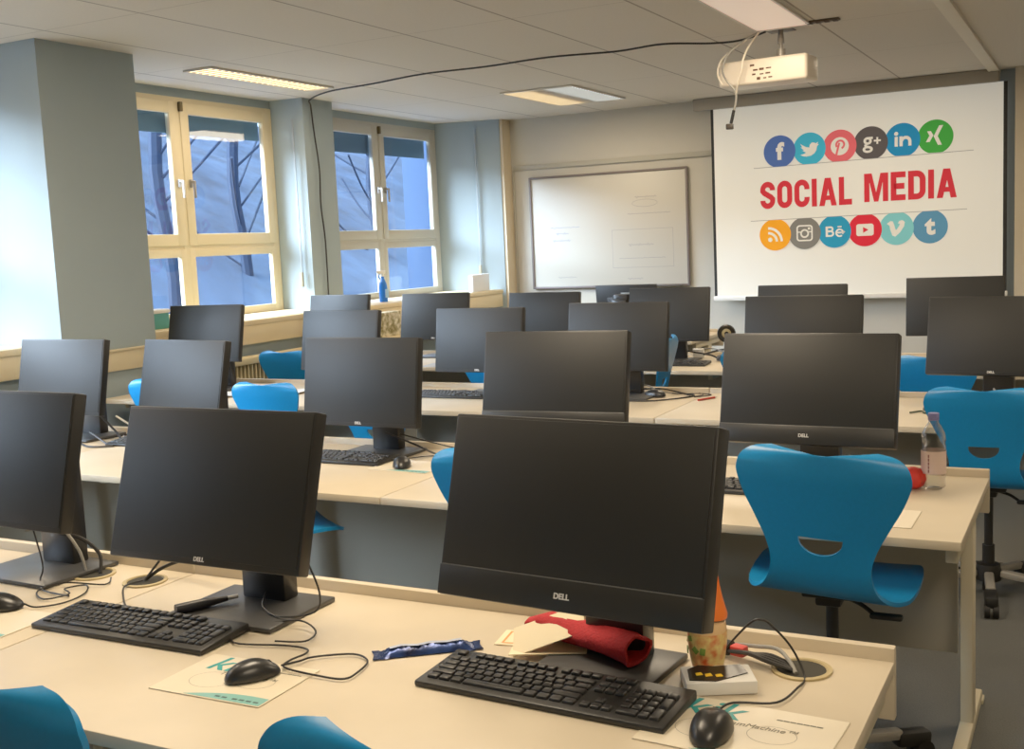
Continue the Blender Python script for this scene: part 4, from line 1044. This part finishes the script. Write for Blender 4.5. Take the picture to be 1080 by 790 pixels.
# condensed title lettering from strokes
LT = .245; SW = .050
def letter(ch):
    h = SW/2; H = LT
    def rr(x0, x1, z0, z1, r, a, b):        # rounded path helper
        return []
    if ch == 'I': return [[(h, 0), (h, H)]], SW
    if ch == 'L': return [[(h, H), (h, h), (.125, h)]], .125
    if ch == 'E': return [[(.13, H-h), (h, H-h), (h, h), (.13, h)], [(h, H/2), (.12, H/2)]], .13
    if ch == 'M': return [[(h, 0), (h, H-.001), (.107, .06), (.214-h, H-.001), (.214-h, 0)]], .214
    if ch == 'A': return [[(h-.004, 0), (.085, H-.02), (.170-h+.004, 0)], [(.05, .075), (.12, .075)]], .17
    W = .150; r = .05
    def arc(cx, cz, a0, a1, n=6): return [(cx+(r)*math.cos(R(a0+(a1-a0)*i/n)), cz+(r)*math.sin(R(a0+(a1-a0)*i/n))) for i in range(n+1)]
    xl, xr, zb, zt = h, W-h, h, H-h
    if ch == 'O': return [arc(xr-r, zt-r, 0, 90)+arc(xl+r, zt-r, 90, 180)+arc(xl+r, zb+r, 180, 270)+arc(xr-r, zb+r, 270, 360)+['c']], W
    if ch == 'C': return [[(xr, H*.64)]+arc(xr-r, zt-r, 0, 90)+arc(xl+r, zt-r, 90, 180)+arc(xl+r, zb+r, 180, 270)+arc(xr-r, zb+r, 270, 360)+[(xr, H*.36)]], W
    if ch == 'D': return [[(xl, zb), (xl, zt)]+arc(xr-r, zt-r, 90, 0)+arc(xr-r, zb+r, 0, -90)+['c']], W
    if ch == 'S': return [[(xr, H*.68)]+arc(xr-r, zt-r, 0, 90)+arc(xl+r, zt-r, 90, 180)+[(xl, H*.66), (xl+.018, H*.58), (xr-.018, H*.43), (xr, H*.35)]+arc(xr-r, zb+r, 0, -90)+arc(xl+r, zb+r, 270, 180)+[(xl, H*.31)]], W
def word(s, x0, x1, z, mb, z2):
    tot = sum(letter(c)[1] for c in s)+.022*(len(s)-1); k = (x1-x0)/tot; x = 0
    M = sc(x0, z, .0030) @ Matrix.Diagonal((k, 1, 1, 1))
    for c in s:
        st, w_ = letter(c)
        if c in 'AM':
            H = LT
            if c == 'A': polys = [[(0, 0), (.052, 0), (.100, H-.05), (.100, H), (.056, H)], [(.170, 0), (.118, 0), (.080, H-.05), (.078, H), (.114, H)], [(.05, .050), (.12, .050), (.12, .090), (.05, .090)]]
            else: polys = [[(0, 0), (.048, 0), (.048, H), (0, H)], [(.214, 0), (.166, 0), (.166, H), (.214, H)], [(.030, H), (.068, H), (.126, .0), (.088, 0)], [(.184, H), (.146, H), (.088, .0), (.126, 0)]]
            for q, p in enumerate(polys): mb.prism([(a+x, b) for a, b in p], .0003+.00005*q, M)
        else:
            for p in st:
                cl = p[-1] == 'c'
                if cl: p = p[:-1]
                q = []
                for a in p:
                    a = (a[0]+x, a[1])
                    if not q or abs(a[0]-q[-1][0])+abs(a[1]-q[-1][1]) > 1e-4: q.append(a)
                mb.stroke(q, SW, .0004, M, closed=cl)
        x += w_+.022
tt = MB(); word('SOCIAL', -2.778, -1.962, 1.724, tt, 0); word('MEDIA', -1.858, -1.098, 1.737, tt, 0)
tt.build('title_lettering', em('title', (204, 52, 62)), scr)

# ------------------------------------------------------------------ projector with cables
pj = thing('ceiling_projector', 'white projector hanging from the ceiling in front of the screen', 'projector', (-1.89, 7.10, 2.515), R(-4))
MB().box((0, .11, 0), (.57, .24, .155), .02, 3).build('housing', mat('projector_white', (238, 226, 208), .4), pj)
pp = MB()
for (x, z, a, c) in ((-.06, .038, .028, .012), (-.04, .008, .03, .010), (.0, .010, .03, .014), (.045, .012, .034, .008), (-.05, -.018, .022, .010), (.0, -.02, .024, .008), (.04, -.018, .03, .010), (-.02, -.045, .022, .016), (.02, -.046, .02, .008), (.055, -.044, .025, .008)): pp.box((x, -.0105, z), (a, .004, c), .001)
pp.build('port', mat('port_brown', (96, 62, 40), .5), pj)
MB().cyl((.09, .235, .0), (.09, .262, .0), .045, .04, n=28).build('lens', M_BLK2, pj)
ms = MB(); ms.box((.09, .10, .244), (.16, .12, .008), .002); ms.build('ceiling_plate', mat('plate_brown', (90, 78, 60), .5), pj)
ms = MB(); ms.cyl((.09, .10, .075), (.09, .10, .13), .028, n=20).cyl((.09, .10, .13), (.09, .10, .18), .011).cyl((.09, .10, .165), (.09, .10, .24), .022, .016); ms.build('mount_pole', M_GREY, pj)
def w2(p): return Vector(p)
pcb = thing('projector_cable', 'long dark cable sagging across the ceiling and down the window pier', 'cable', (-1.9, 7.1, 2.75))
iv = Matrix.Translation((1.9, -7.1, -2.75))
pts = [(-1.86, 7.09, 2.745), (-2.02, 7.10, 2.715), (-2.2, 7.08, 2.715), (-2.5, 7.0, 2.735), (-2.84, 7.05, 2.735), (-3.3, 7.0, 2.745), (-3.8, 7.02, 2.740), (-4.3, 7.02, 2.745), (-4.8, 7.1, 2.735), (-5.3, 7.25, 2.745), (-5.66, 7.48, 2.74), (-5.735, 7.58, 2.70), (-5.735, 7.60, 2.5), (-5.735, 7.64, 2.2), (-5.735, 7.63, 1.9), (-5.735, 7.66, 1.6), (-5.735, 7.655, 1.08)]
MB().tube([iv @ Vector(p) for p in pts], .0065, 8, 6).build('cable', M_CORD, pcb)
def hang(label, runs, origin, conn=None):
    t = thing('hanging_cable', label, 'cable', origin); inv = Matrix.Translation(-Vector(origin))
    for p, m_, r_ in runs: MB().tube([inv @ Vector(q) for q in p], r_, 7, 6).build('cable', m_, t)
    if conn:
        MB().cyl(inv @ Vector(conn[0]), inv @ Vector(conn[1]), .010).build('plug_neck', M_DARK, t)
        MB().box(inv @ Vector(conn[2]), (.045, .03, .035), .006).build('plug', mat('plug_grey', (60, 54, 46), .5), t)
M_CABP = mat('cable_pale', (206, 196, 180), .5)
hang('pale cables looping down in front of the projector with a dangling plug', [
    ([(-1.90, 7.08, 2.745), (-1.97, 7.02, 2.70), (-2.06, 6.96, 2.62), (-2.10, 6.96, 2.53), (-2.08, 6.98, 2.46), (-2.035, 6.99, 2.40), (-2.03, 7.0, 2.34), (-2.045, 7.0, 2.28)], M_CORDG, .007),
    ([(-1.90, 7.07, 2.74), (-1.94, 7.0, 2.66), (-1.97, 6.97, 2.58), (-1.985, 6.96, 2.5), (-2.01, 6.97, 2.43), (-2.03, 7.0, 2.37)], M_CABP, .006),
    ([(-1.96, 7.02, 2.70), (-2.10, 6.98, 2.60), (-2.135, 6.97, 2.51), (-2.11, 6.98, 2.44)], M_CABP, .006)], (-2.0, 7.0, 2.74),
    ((-2.045, 7.0, 2.28), (-2.065, 7.0, 2.20), (-2.074, 7.0, 2.182)))

# ------------------------------------------------------------------ world and view
wd = bpy.data.worlds.new('sky'); scene.world = wd; wd.use_nodes = True; nt = wd.node_tree
bg = nt.nodes['Background']
tc = nt.nodes.new('ShaderNodeTexCoord'); sx = nt.nodes.new('ShaderNodeSeparateXYZ'); rp_ = nt.nodes.new('ShaderNodeValToRGB')
nt.links.new(tc.outputs['Generated'], sx.inputs[0]); nt.links.new(sx.outputs[2], rp_.inputs[0]); nt.links.new(rp_.outputs[0], bg.inputs[0])
rp_.color_ramp.elements[0].color = (.66, .79, 1, 1); rp_.color_ramp.elements[1].color = (.70, .84, 1, 1); rp_.color_ramp.elements[1].position = .6
bg.inputs[1].default_value = 3.6
sun = bpy.data.lights.new('daylight', 'SUN'); sun.energy = 30; sun.angle = R(50); sun.color = (.86, .93, 1)
so_ = bpy.data.objects.new('daylight', sun); COL.objects.link(so_)
so_.rotation_euler = Vector((.62, .60, -.50)).to_track_quat('-Z', 'Y').to_euler()
scene.view_settings.view_transform = 'Standard'; scene.view_settings.look = 'None'
scene.view_settings.exposure = 0.0; scene.view_settings.gamma = 1.15
